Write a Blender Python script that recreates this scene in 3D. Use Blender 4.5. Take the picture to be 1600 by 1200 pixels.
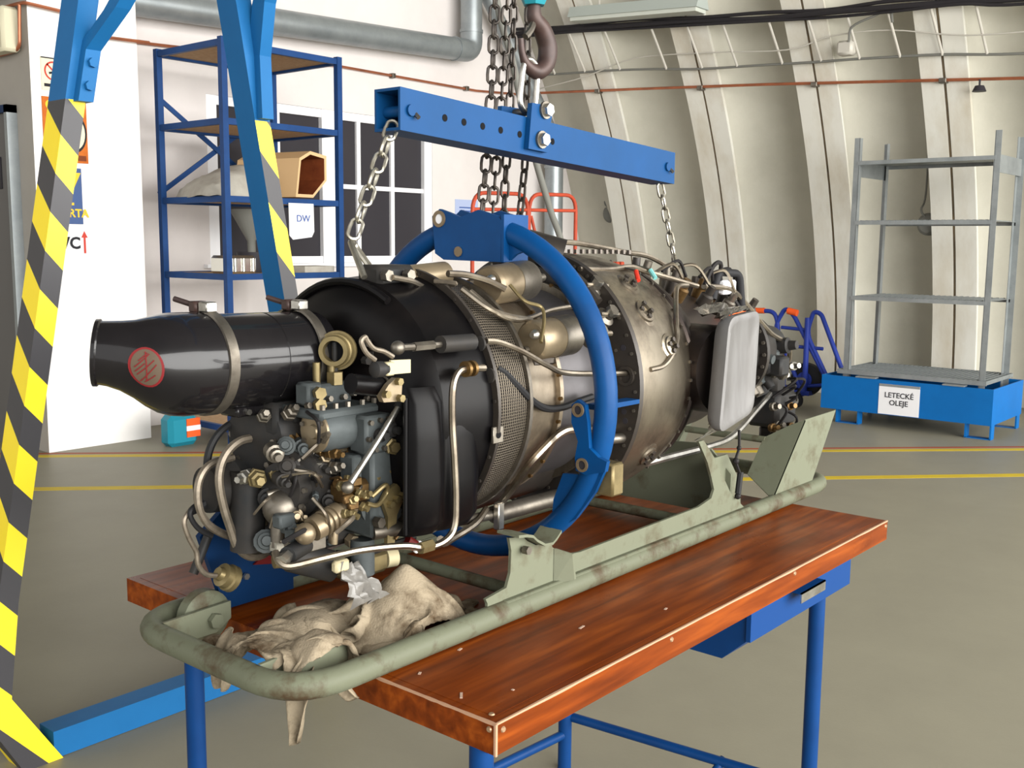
# Aero engine on a work bench in a hangar. Axes: X runs along the bench, Y across it (away from the
# open hangar door), Z up from the hangar floor. Units are metres.
import bpy, math, random
from mathutils import Vector, Matrix, noise

for o in list(bpy.data.objects):
    bpy.data.objects.remove(o, do_unlink=True)
scene = bpy.context.scene
col = scene.collection
random.seed(7)

# ---------------------------------------------------------------- camera
F_PX = 1640.0
cam_d = bpy.data.cameras.new('camera')
cam_d.sensor_fit = 'HORIZONTAL'
cam_d.sensor_width = 36.0
cam_d.lens = 36.0 * F_PX / 1600.0
cam_d.clip_start = 0.05
cam_d.clip_end = 100
cam = bpy.data.objects.new('camera', cam_d)
col.objects.link(cam)
_f = Vector((0.758, 0.638, -0.133)).normalized()
_r = Vector((0.645, -0.764, 0.009))
_r = (_r - _f * _r.dot(_f)).normalized()
_u = _r.cross(_f)
cam.matrix_world = Matrix(((_r.x, _u.x, -_f.x, -1.041), (_r.y, _u.y, -_f.y, -0.900), (_r.z, _u.z, -_f.z, 1.430), (0, 0, 0, 1)))
scene.camera = cam

# ---------------------------------------------------------------- light
world = bpy.data.worlds.new('world')
scene.world = world
world.use_nodes = True
world.node_tree.nodes['Background'].inputs[0].default_value = (1.0, 0.99, 0.97, 1)
world.node_tree.nodes['Background'].inputs[1].default_value = 1.5

def area_light(name, loc, target, sx, sy, power, color):
    l = bpy.data.lights.new(name, 'AREA')
    l.shape = 'RECTANGLE'; l.size = sx; l.size_y = sy; l.energy = power; l.color = color
    o = bpy.data.objects.new(name, l); col.objects.link(o)
    o.location = loc
    o.rotation_euler = (Vector(target) - Vector(loc)).to_track_quat('-Z', 'Y').to_euler()
    return o
# daylight through the open hangar door on the near right-hand side
area_light('hangar_door_daylight', (1.4, -7.7, 2.9), (1.4, 0.0, 1.9), 16.5, 5.6, 2850, (1.0, 0.985, 0.95))

scene.view_settings.view_transform = 'Standard'
scene.view_settings.look = 'None'
scene.view_settings.exposure = 0.12
scene.view_settings.gamma = 1.0
scene.view_settings.use_curve_mapping = False

# ---------------------------------------------------------------- measured positions (x, y, z) in metres
PTS = {
    'tube_silver': [(0.257, 0.249, 1.269), (0.278, 0.247, 1.267), (0.303, 0.244, 1.260), (0.342, 0.236, 1.244), (0.393, 0.227, 1.219), (0.452, 0.222, 1.200), (0.649, 0.219, 1.183)],
    'hose_dark': [(0.289, 0.254, 1.220), (0.306, 0.251, 1.211), (0.330, 0.246, 1.190), (0.368, 0.242, 1.159), (0.407, 0.242, 1.140), (0.454, 0.242, 1.135), (0.507, 0.242, 1.141), (0.549, 0.242, 1.145)],
    'tube_drain': [(0.634, 0.258, 1.069), (0.507, 0.251, 1.087), (0.467, 0.252, 1.085), (0.436, 0.258, 1.067), (0.408, 0.277, 1.032), (0.425, 0.333, 0.974), (0.415, 0.369, 0.927)],
    'tube_case': [(0.946, 0.279, 1.343), (0.911, 0.279, 1.342), (0.877, 0.265, 1.329), (0.816, 0.226, 1.275), (0.799, 0.212, 1.244), (0.769, 0.203, 1.215), (0.729, 0.199, 1.193), (0.679, 0.198, 1.189)],
    'tube_oil': [(0.714, 0.300, 0.965), (0.885, 0.300, 0.965), (1.096, 0.310, 0.959), (1.239, 0.330, 0.955), (1.345, 0.350, 0.967), (1.454, 0.370, 0.992), (1.607, 0.400, 1.024)],
    'tube_rear': [(1.158, 0.360, 1.333), (1.283, 0.360, 1.322), (1.369, 0.360, 1.283), (1.442, 0.360, 1.239), (1.539, 0.370, 1.196), (1.650, 0.380, 1.164), (1.698, 0.390, 1.135), (1.707, 0.400, 1.093), (1.662, 0.400, 1.065)],
    'tube_vertical': [(0.218, 0.225, 1.229), (0.177, 0.226, 1.231), (0.152, 0.224, 1.226), (0.134, 0.219, 1.208), (0.129, 0.212, 1.153), (0.142, 0.220, 1.089), (0.182, 0.253, 1.014), (0.252, 0.326, 0.943), (0.263, 0.358, 0.910), (0.227, 0.357, 0.909), (0.101, 0.272, 0.953), (0.040, 0.252, 0.974), (-0.024, 0.239, 0.991), (-0.076, 0.236, 0.995), (-0.127, 0.230, 1.004), (-0.166, 0.220, 1.020), (-0.186, 0.224, 1.035)],
    'rod_control': [(0.046, 0.239, 1.273), (0.091, 0.239, 1.272), (0.140, 0.239, 1.272)],
    'wire_loop': [(-0.022, 0.215, 1.262), (-0.039, 0.215, 1.274), (-0.048, 0.215, 1.290), (-0.041, 0.215, 1.296), (-0.037, 0.215, 1.291), (-0.025, 0.215, 1.279), (-0.005, 0.215, 1.273), (0.013, 0.215, 1.264)],
    'tag_quad': [(0.016, 0.222, 1.258), (0.056, 0.222, 1.256), (0.056, 0.222, 1.236), (0.015, 0.222, 1.237)],
    'tag_plug': [(-0.019, 0.222, 1.247), (0.007, 0.222, 1.246)],
    'drive': [(-0.038, 0.250, 1.226), (0.019, 0.250, 1.216)],
    'crank': [(-0.004, 0.222, 1.206), (0.011, 0.222, 1.222), (0.026, 0.222, 1.231), (0.039, 0.222, 1.227), (0.036, 0.222, 1.195), (0.001, 0.222, 1.197)],
    'gring': [(0.064, 0.400, 1.256)],
    'rod_sleeve': [(0.137, 0.239, 1.272), (0.210, 0.238, 1.271)],
    'tube_top1': [(0.627, 0.334, 1.381), (0.719, 0.330, 1.379), (0.810, 0.337, 1.383), (0.846, 0.320, 1.373), (0.910, 0.296, 1.357), (0.986, 0.277, 1.340)],
    'tube_top2': [(0.273, 0.352, 1.377), (0.315, 0.346, 1.374), (0.351, 0.326, 1.363), (0.372, 0.306, 1.349)],
    'tube_top3': [(0.290, 0.335, 1.351), (0.309, 0.296, 1.321), (0.343, 0.281, 1.306), (0.403, 0.272, 1.295)],
    'tube_top4': [(0.305, 0.329, 1.347), (0.324, 0.287, 1.312), (0.353, 0.275, 1.299), (0.396, 0.274, 1.298), (0.472, 0.284, 1.309), (0.567, 0.289, 1.314)],
    'wire_can': [(0.342, 0.271, 1.359), (0.351, 0.245, 1.332), (0.383, 0.235, 1.321), (0.374, 0.220, 1.300), (0.342, 0.201, 1.264)],
    'can1': [(0.369, 0.346, 1.354), (0.505, 0.362, 1.362)],
    'can2': [(0.380, 0.253, 1.261), (0.500, 0.256, 1.265)],
    'lower_tube': [(0.265, 0.360, 0.934), (0.407, 0.360, 0.923), (0.595, 0.360, 0.923)],
    'rear_wire': [(1.020, 0.289, 1.335), (1.101, 0.294, 1.340), (1.175, 0.284, 1.331), (1.207, 0.276, 1.323)],
    'gen_axis': [(0.069, 0.490, 1.239), (-0.144, 0.490, 1.248), (-0.306, 0.490, 1.279)],
    'gold_ring': [(0.083, 0.420, 1.253)],
    'tag': [(0.156, 0.380, 1.224), (0.208, 0.380, 1.219)],
    'tag_body': [(0.127, 0.380, 1.222), (0.160, 0.380, 1.219)],
    'diag_rod': [(-0.003, 0.300, 1.058), (0.059, 0.300, 1.121), (0.104, 0.300, 1.169)],
    'round_cover': [(0.009, 0.360, 1.138), (0.062, 0.360, 1.140)],
    'grey_box': [(0.047, 0.330, 1.169), (0.117, 0.330, 1.098)],
    'column': [(0.048, 0.345, 1.106), (0.131, 0.345, 1.008)],
    'top_block': [(-0.002, 0.400, 1.210), (0.081, 0.400, 1.160)],
    'posts': [(0.025, 0.400, 1.208), (0.024, 0.400, 1.234), (0.053, 0.400, 1.203), (0.051, 0.400, 1.234)],
    'bulb': [(-0.036, 0.420, 1.016), (0.012, 0.420, 1.012), (-0.044, 0.420, 0.991)],
    'ribbed': [(-0.040, 0.340, 0.995), (0.027, 0.340, 1.007), (-0.025, 0.340, 0.999)],
    'brass': [(0.054, 0.340, 1.028), (-0.024, 0.340, 1.047), (0.027, 0.340, 1.048), (0.088, 0.340, 1.038), (0.033, 0.340, 1.016)],
    'lever': [(0.107, 0.300, 1.014), (0.096, 0.300, 0.948), (0.079, 0.300, 1.051)],
    'disc_mount': [(0.107, 0.330, 1.004)],
    'lower_block': [(0.084, 0.400, 0.887), (0.163, 0.400, 0.879)],
    'left_box': [(-0.036, 0.550, 1.176), (0.045, 0.550, 1.057), (-0.075, 0.550, 1.107)],
    'big_drum_low': [(-0.077, 0.480, 1.044), (0.011, 0.480, 1.051)],
    'hose_a': [(0.003, 0.550, 1.137), (-0.031, 0.550, 1.133), (-0.062, 0.550, 1.116), (-0.080, 0.550, 1.087), (-0.083, 0.550, 1.050), (-0.077, 0.550, 1.023), (-0.093, 0.550, 1.004), (-0.114, 0.550, 0.998)],
    'hose_b': [(-0.017, 0.500, 1.112), (-0.055, 0.500, 1.111), (-0.083, 0.500, 1.092), (-0.095, 0.500, 1.060), (-0.090, 0.500, 1.017), (-0.077, 0.500, 0.973), (-0.064, 0.500, 0.938), (-0.038, 0.500, 0.916), (-0.010, 0.500, 0.916), (0.007, 0.500, 0.933), (0.012, 0.500, 0.960)],
    'hose_c': [(-0.047, 0.530, 1.079), (-0.089, 0.530, 1.075), (-0.111, 0.530, 1.053), (-0.115, 0.530, 1.017), (-0.102, 0.530, 0.983), (-0.075, 0.530, 0.959), (-0.038, 0.530, 0.941), (-0.013, 0.530, 0.940)],
    'hose_d': [(-0.088, 0.550, 1.008), (-0.110, 0.550, 1.005), (-0.117, 0.550, 0.992), (-0.103, 0.550, 0.968), (-0.078, 0.550, 0.950)],
    'hose_e': [(-0.108, 0.560, 1.000), (-0.122, 0.560, 0.982), (-0.115, 0.560, 0.954), (-0.102, 0.560, 0.927), (-0.099, 0.560, 0.905), (-0.085, 0.560, 0.885), (-0.057, 0.560, 0.875)],
    'brass_connector': [(-0.063, 0.560, 0.882), (-0.036, 0.560, 0.865)],
    'blue_plate': [(0.000, 0.620, 0.975), (-0.056, 0.620, 0.930), (-0.011, 0.620, 0.830), (0.172, 0.620, 0.819), (0.203, 0.620, 0.849), (0.205, 0.620, 0.924)],
    'red_plate': [(0.049, 0.600, 0.858), (0.085, 0.600, 0.880), (0.187, 0.600, 0.881), (0.156, 0.600, 0.839)],
    'lower_conn': [(-0.007, 0.420, 0.904), (0.052, 0.420, 0.873), (-0.087, 0.420, 0.933)],
    'mesh_bracket': [(0.231, 0.232, 1.148), (0.247, 0.232, 1.146)],
    'fit_b': [(0.619, 0.290, 1.352), (0.600, 0.242, 1.299), (0.539, 0.223, 1.268)],
    'bosses': [(0.720, 0.241, 1.298), (0.767, 0.207, 1.229), (0.734, 0.290, 1.351), (0.744, 0.240, 1.003)],
    'cover': [(0.882, 0.140, 1.278), (1.010, 0.140, 1.288), (0.999, 0.140, 1.080), (0.856, 0.140, 1.051)],
    'wrap': [(0.954, 0.240, 1.270), (1.049, 0.240, 1.307), (1.097, 0.240, 1.262), (0.971, 0.240, 1.001), (0.927, 0.240, 1.049), (1.057, 0.240, 1.003)],
    'rear_box': [(1.588, 0.420, 1.123), (1.784, 0.420, 0.939)],
    'ring_plate': [(0.435, 0.549, 1.480), (0.435, 0.529, 1.494), (0.435, 0.507, 1.488), (0.435, 0.475, 1.478), (0.435, 0.429, 1.491), (0.435, 0.383, 1.480), (0.435, 0.372, 1.471), (0.435, 0.371, 1.395), (0.435, 0.518, 1.397), (0.435, 0.541, 1.409)],
    'ring_ear_hole': [(0.435, 0.529, 1.475)],
    'ring_gusset': [(0.450, 0.385, 1.463), (0.450, 0.335, 1.448), (0.450, 0.298, 1.425), (0.450, 0.350, 1.409), (0.450, 0.373, 1.392), (0.450, 0.384, 1.394)],
    'low_ear': [(0.430, 0.200, 1.148), (0.430, 0.187, 1.158), (0.430, 0.171, 1.150), (0.430, 0.165, 1.120), (0.430, 0.160, 1.075), (0.430, 0.140, 1.061), (0.430, 0.122, 1.056), (0.430, 0.126, 1.037), (0.430, 0.167, 1.026), (0.430, 0.188, 1.031), (0.430, 0.191, 1.054), (0.430, 0.185, 1.084), (0.430, 0.200, 1.116)],
    'low_holes': [(0.430, 0.185, 1.140), (0.430, 0.174, 1.043)],
    'low_web': [(0.450, 0.232, 1.016), (0.450, 0.186, 1.020), (0.450, 0.140, 1.035), (0.450, 0.160, 0.992), (0.450, 0.201, 0.937), (0.450, 0.259, 0.897), (0.450, 0.253, 0.964)],
    'fin': [(0.495, 0.170, 1.144), (0.625, 0.170, 1.130), (0.495, 0.170, 1.133)],
    'saddle_front': [(0.262, 0.250, 0.816), (0.257, 0.250, 0.825), (0.312, 0.250, 0.832), (0.322, 0.250, 0.856), (0.324, 0.250, 0.896), (0.318, 0.250, 0.920), (0.355, 0.250, 0.915), (0.368, 0.250, 0.904), (0.393, 0.250, 0.891), (0.419, 0.250, 0.889), (0.425, 0.250, 0.895), (0.435, 0.250, 0.890), (0.442, 0.250, 0.876), (0.468, 0.250, 0.862), (0.498, 0.250, 0.851), (0.528, 0.250, 0.848), (0.970, 0.250, 0.852), (1.026, 0.250, 0.862), (1.037, 0.250, 0.880), (1.023, 0.250, 0.911), (1.003, 0.250, 0.948), (0.961, 0.250, 1.001), (0.983, 0.250, 1.001), (1.034, 0.250, 0.954), (1.116, 0.250, 0.858), (1.201, 0.250, 0.807)],
    'rear_lit': [(1.509, 0.250, 0.980), (1.703, 0.250, 0.983), (1.560, 0.250, 0.792), (1.339, 0.250, 0.807)],
    'rear_dark': [(1.339, 0.250, 0.807), (1.339, 0.308, 0.855), (1.339, 0.270, 0.952), (1.339, 0.173, 1.010)],
    'roller_far': [(-0.056, 0.651, 0.800)],
    'roller_near': [(-0.048, 0.299, 0.800)],
    'roller_plate': [(-0.169, 0.600, 0.813), (-0.032, 0.600, 0.813), (-0.028, 0.600, 0.797), (-0.108, 0.600, 0.776)],
    'drawer_side': [(0.810, 0.029, 0.643), (0.810, 0.088, 0.591), (0.810, 0.163, 0.594)],
    'rag': [(-0.109, 0.479, 0.800), (-0.005, 0.537, 0.800), (0.107, 0.558, 0.800), (0.249, 0.564, 0.800), (0.370, 0.549, 0.800), (0.211, 0.293, 0.800), (0.192, 0.245, 0.800)],
    'beam_holes': [(0.341, 0.425, 1.652), (0.391, 0.425, 1.648), (0.442, 0.425, 1.645), (0.493, 0.425, 1.642), (0.549, 0.425, 1.638), (0.254, 0.425, 1.650), (1.073, 0.425, 1.603), (0.650, 0.425, 1.631)],
    'beam_bolts': [(0.611, 0.410, 1.691), (0.600, 0.410, 1.633)],
    'beam_plate': [(0.575, 0.415, 1.703), (0.643, 0.415, 1.707), (0.628, 0.415, 1.661), (0.623, 0.415, 1.615), (0.565, 0.415, 1.615)],
    'hook': [(0.626, 0.457, 1.881), (0.626, 0.457, 1.866), (0.657, 0.457, 1.855), (0.674, 0.457, 1.827), (0.670, 0.457, 1.795), (0.642, 0.457, 1.773), (0.611, 0.457, 1.776), (0.591, 0.457, 1.797), (0.585, 0.457, 1.820)],
    'hook_block': [(0.629, 0.457, 1.903)],
    'shackle': [(0.637, 0.457, 1.784), (0.601, 0.457, 1.783), (0.590, 0.457, 1.742), (0.587, 0.457, 1.705), (0.607, 0.457, 1.692), (0.635, 0.457, 1.703), (0.642, 0.457, 1.760)],
    'sling_l': [(0.247, 0.457, 1.637), (0.164, 0.457, 1.460), (0.120, 0.457, 1.394), (0.155, 0.457, 1.390)],
    'sling_r': [(1.123, 0.457, 1.571), (1.194, 0.457, 1.387), (1.184, 0.457, 1.340), (1.245, 0.457, 1.339)],
    'hoist0': [(0.677, 0.600, 1.985), (0.669, 0.600, 1.803), (0.658, 0.600, 1.670), (0.641, 0.600, 1.523), (0.633, 0.600, 1.476)],
    'hoist1': [(0.718, 0.600, 1.993), (0.702, 0.600, 1.781), (0.691, 0.600, 1.673), (0.676, 0.600, 1.538), (0.668, 0.600, 1.470)],
    'hoist2': [(0.739, 0.600, 1.997), (0.728, 0.600, 1.757), (0.719, 0.600, 1.649), (0.711, 0.600, 1.540), (0.706, 0.600, 1.457)],
    'hoist3': [(0.785, 0.600, 2.005), (0.782, 0.600, 1.750), (0.780, 0.600, 1.626), (0.768, 0.600, 1.528), (0.749, 0.600, 1.451)],
    'gantry': [(0.125, 1.869, 0.175), (0.194, 1.869, 0.011), (0.428, 1.869, 1.922), (0.492, 1.869, 2.007), (0.562, 1.869, 2.094), (0.984, 1.869, 1.893), (0.989, 1.869, 1.999), (1.044, 1.869, 2.179), (0.391, 1.869, 1.784), (0.437, 1.869, 1.915), (0.423, 1.869, 1.846)],
    'luminaire': [(7.300, 5.439, 3.627), (7.300, 3.990, 3.522)],
    'redtrolley': [(6.100, 5.600, 1.629), (6.160, 5.600, 1.820), (6.336, 5.600, 1.879), (6.656, 5.600, 1.892), (6.867, 5.600, 1.797), (6.909, 5.600, 1.646), (6.802, 5.600, 1.644), (6.896, 5.600, 1.829), (7.092, 5.600, 1.909), (7.430, 5.600, 1.923), (7.636, 5.600, 1.835), (7.672, 5.600, 1.305), (6.877, 5.600, 1.185), (6.100, 5.600, 1.709), (7.660, 5.600, 1.752), (7.152, 5.600, 1.401)],
    'prop': [(7.242, 6.000, 2.482), (7.539, 6.000, 1.956), (7.989, 6.000, 1.333)],
    'bluetrolley': [(7.900, 3.608, 0.826), (7.900, 3.512, 0.831), (7.900, 3.444, 0.752), (7.900, 3.422, 0.399), (7.900, 3.427, 0.517), (7.900, 3.114, -0.016), (7.900, 3.366, 0.844), (7.900, 3.432, 0.752), (7.900, 3.453, 0.663), (7.900, 2.898, 0.267), (7.900, 3.065, 0.841), (7.900, 3.116, 0.769), (7.900, 3.145, 0.623), (7.900, 2.810, 0.275), (7.900, 3.152, 0.767), (7.900, 3.128, 0.012), (7.900, 3.378, 0.685), (7.900, 3.148, 0.675), (7.900, 3.276, 0.521), (7.900, 3.001, 0.518), (7.900, 3.156, 0.215), (7.900, 3.182, -0.023), (7.900, 2.955, 0.204), (7.900, 3.352, 0.137), (7.900, 3.241, 0.821), (7.900, 3.673, 0.823)],
    'amber': [(8.100, 3.464, 0.452)],
    'wallbits': [(8.150, 2.888, 3.090), (8.150, 1.831, 2.763), (8.150, 1.869, 2.807), (8.150, 2.810, 3.217), (8.150, 5.663, 1.794), (8.150, 2.387, 1.651)],
    'items': [(3.022, 5.600, 1.757), (3.154, 5.600, 1.959), (3.688, 5.600, 2.061), (3.679, 5.600, 1.762), (3.744, 5.600, 2.065), (3.917, 5.600, 2.100), (4.156, 5.600, 2.093), (4.122, 5.600, 1.923), (3.850, 5.600, 1.745), (3.966, 5.600, 1.702), (4.130, 5.600, 1.465), (3.026, 5.600, 1.212), (3.311, 5.600, 1.321), (3.445, 5.600, 1.321), (3.561, 5.600, 1.551), (4.015, 5.600, 1.246), (4.390, 5.600, 1.192)],
    'copper_r': [(8.000, 6.386, 3.016), (8.000, 3.685, 2.882), (8.000, 1.455, 2.746)],
    'tray_top': [(7.750, 6.194, 3.555), (7.750, 4.928, 3.488), (7.750, 3.583, 3.393), (7.750, 2.448, 3.343), (7.750, 1.429, 3.279)],
    'tray_bot': [(7.900, 6.309, 3.177), (7.900, 5.321, 3.143), (7.900, 4.298, 3.070), (7.900, 3.642, 3.034), (7.900, 2.755, 3.000), (7.900, 1.442, 2.919)],
    'returns': [(2.071, 5.900, 2.820), (2.183, 5.900, 2.838), (2.170, 5.900, 2.603), (2.057, 5.900, 2.580)],
    'bottle': [(2.897, 5.600, 0.218), (3.149, 5.600, 0.002), (3.089, 5.600, 0.195)],
    'side_panel': [(0.052, 0.235, 1.218), (0.136, 0.235, 1.230), (0.203, 0.235, 1.204), (0.211, 0.235, 1.108), (0.208, 0.235, 1.017), (0.158, 0.235, 0.987), (0.076, 0.235, 0.979), (0.065, 0.235, 1.118)],
    'emblem': [(-0.286, 0.425, 1.253)],
    'wires_rear': [(1.530, 0.400, 1.129), (1.632, 0.400, 1.050), (1.721, 0.400, 0.949), (1.602, 0.400, 0.955), (1.574, 0.400, 1.055), (1.647, 0.400, 1.093), (1.693, 0.400, 1.026)],
    'dangling': [(1.132, 0.240, 1.005), (1.135, 0.240, 0.963), (1.122, 0.240, 0.934), (1.147, 0.240, 0.892), (1.138, 0.240, 0.848)],
    'tops': [(0.120, 0.457, 1.380), (0.222, 0.457, 1.378), (0.240, 0.457, 1.370), (0.342, 0.457, 1.353), (0.141, 0.457, 1.387), (0.199, 0.457, 1.367), (0.284, 0.457, 1.377), (0.366, 0.457, 1.368), (0.292, 0.457, 1.389)],
    'fronts': [(0.116, 0.360, 1.258), (0.068, 0.360, 1.277), (0.101, 0.360, 1.202), (0.165, 0.360, 1.185), (0.136, 0.360, 1.172), (0.203, 0.360, 1.203)],
}

# ---------------------------------------------------------------- helpers
ORG = {}
def V(p): return Vector(p)

def srgb(r, g, b):
    def c(x):
        x /= 255.0
        return x / 12.92 if x <= 0.04045 else ((x + 0.055) / 1.055) ** 2.4
    return (c(r), c(g), c(b), 1.0)

def mat(name, rgb, rough=0.5, metal=0.0, rgb2=None, scale=8.0, lo=0.35, hi=0.7, bump=0.0, bscale=60.0, stretch=None, coat=0.0, detail=6.0, rough2=None, spec=None):
    m = bpy.data.materials.new(name); m.use_nodes = True
    nt = m.node_tree; b = nt.nodes['Principled BSDF']
    b.inputs['Base Color'].default_value = srgb(*rgb)
    b.inputs['Roughness'].default_value = rough
    b.inputs['Metallic'].default_value = metal
    if metal < .3: b.inputs['Specular IOR Level'].default_value = spec if spec is not None else .15
    if coat: b.inputs['Coat Weight'].default_value = coat; b.inputs['Coat Roughness'].default_value = 0.08
    if rgb2 or bump:
        tc = nt.nodes.new('ShaderNodeTexCoord'); mp = nt.nodes.new('ShaderNodeMapping')
        nt.links.new(tc.outputs['Object'], mp.inputs['Vector'])
        if stretch: mp.inputs['Scale'].default_value = stretch
    if rgb2:
        n = nt.nodes.new('ShaderNodeTexNoise'); n.inputs['Scale'].default_value = scale; n.inputs['Detail'].default_value = detail
        n.inputs['Roughness'].default_value = 0.65
        nt.links.new(mp.outputs['Vector'], n.inputs['Vector'])
        r = nt.nodes.new('ShaderNodeValToRGB')
        r.color_ramp.elements[0].position = lo; r.color_ramp.elements[0].color = srgb(*rgb)
        r.color_ramp.elements[1].position = hi; r.color_ramp.elements[1].color = srgb(*rgb2)
        nt.links.new(n.outputs['Fac'], r.inputs['Fac'])
        nt.links.new(r.outputs['Color'], b.inputs['Base Color'])
        if rough2 is not None:
            mr = nt.nodes.new('ShaderNodeMapRange'); mr.inputs[1].default_value = lo; mr.inputs[2].default_value = hi
            mr.inputs[3].default_value = rough; mr.inputs[4].default_value = rough2
            nt.links.new(n.outputs['Fac'], mr.inputs[0]); nt.links.new(mr.outputs[0], b.inputs['Roughness'])
    if bump:
        n2 = nt.nodes.new('ShaderNodeTexNoise'); n2.inputs['Scale'].default_value = bscale; n2.inputs['Detail'].default_value = 4
        nt.links.new(mp.outputs['Vector'], n2.inputs['Vector'])
        bp = nt.nodes.new('ShaderNodeBump'); bp.inputs['Strength'].default_value = bump; bp.inputs['Distance'].default_value = 0.01
        nt.links.new(n2.outputs['Fac'], bp.inputs['Height']); nt.links.new(bp.outputs['Normal'], b.inputs['Normal'])
    return m

def catmull(pts, k=6, closed=False):
    pts = [V(p) for p in pts]
    n = len(pts)
    if n < 3: return pts
    out = []
    segs = n if closed else n - 1
    for i in range(segs):
        if closed:
            p0, p1, p2, p3 = pts[(i-1) % n], pts[i], pts[(i+1) % n], pts[(i+2) % n]
        else:
            p1, p2 = pts[i], pts[i+1]
            p0 = pts[i-1] if i else p1 * 2 - p2
            p3 = pts[i+2] if i + 2 < n else p2 * 2 - p1
        for j in range(k):
            u = j / k
            out.append(0.5 * ((2*p1) + (p2-p0)*u + (2*p0-5*p1+4*p2-p3)*u*u + (3*p1-p0-3*p2+p3)*u*u*u))
    if not closed: out.append(pts[-1])
    return out

def fillet(pts, r, k=5, closed=False):
    """polyline with rounded corners"""
    pts = [V(p) for p in pts]; n = len(pts); out = []
    for i in range(n):
        if not closed and i in (0, n - 1): out.append(pts[i]); continue
        p, a, b = pts[i], pts[(i-1) % n], pts[(i+1) % n]
        da, db = (a - p), (b - p)
        rr = min(r, da.length * .49, db.length * .49)
        q0, q1 = p + da.normalized() * rr, p + db.normalized() * rr
        for j in range(k + 1):
            u = j / k
            out.append(q0 * (1-u)**2 + p * 2*u*(1-u) + q1 * u*u)
    return out

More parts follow.
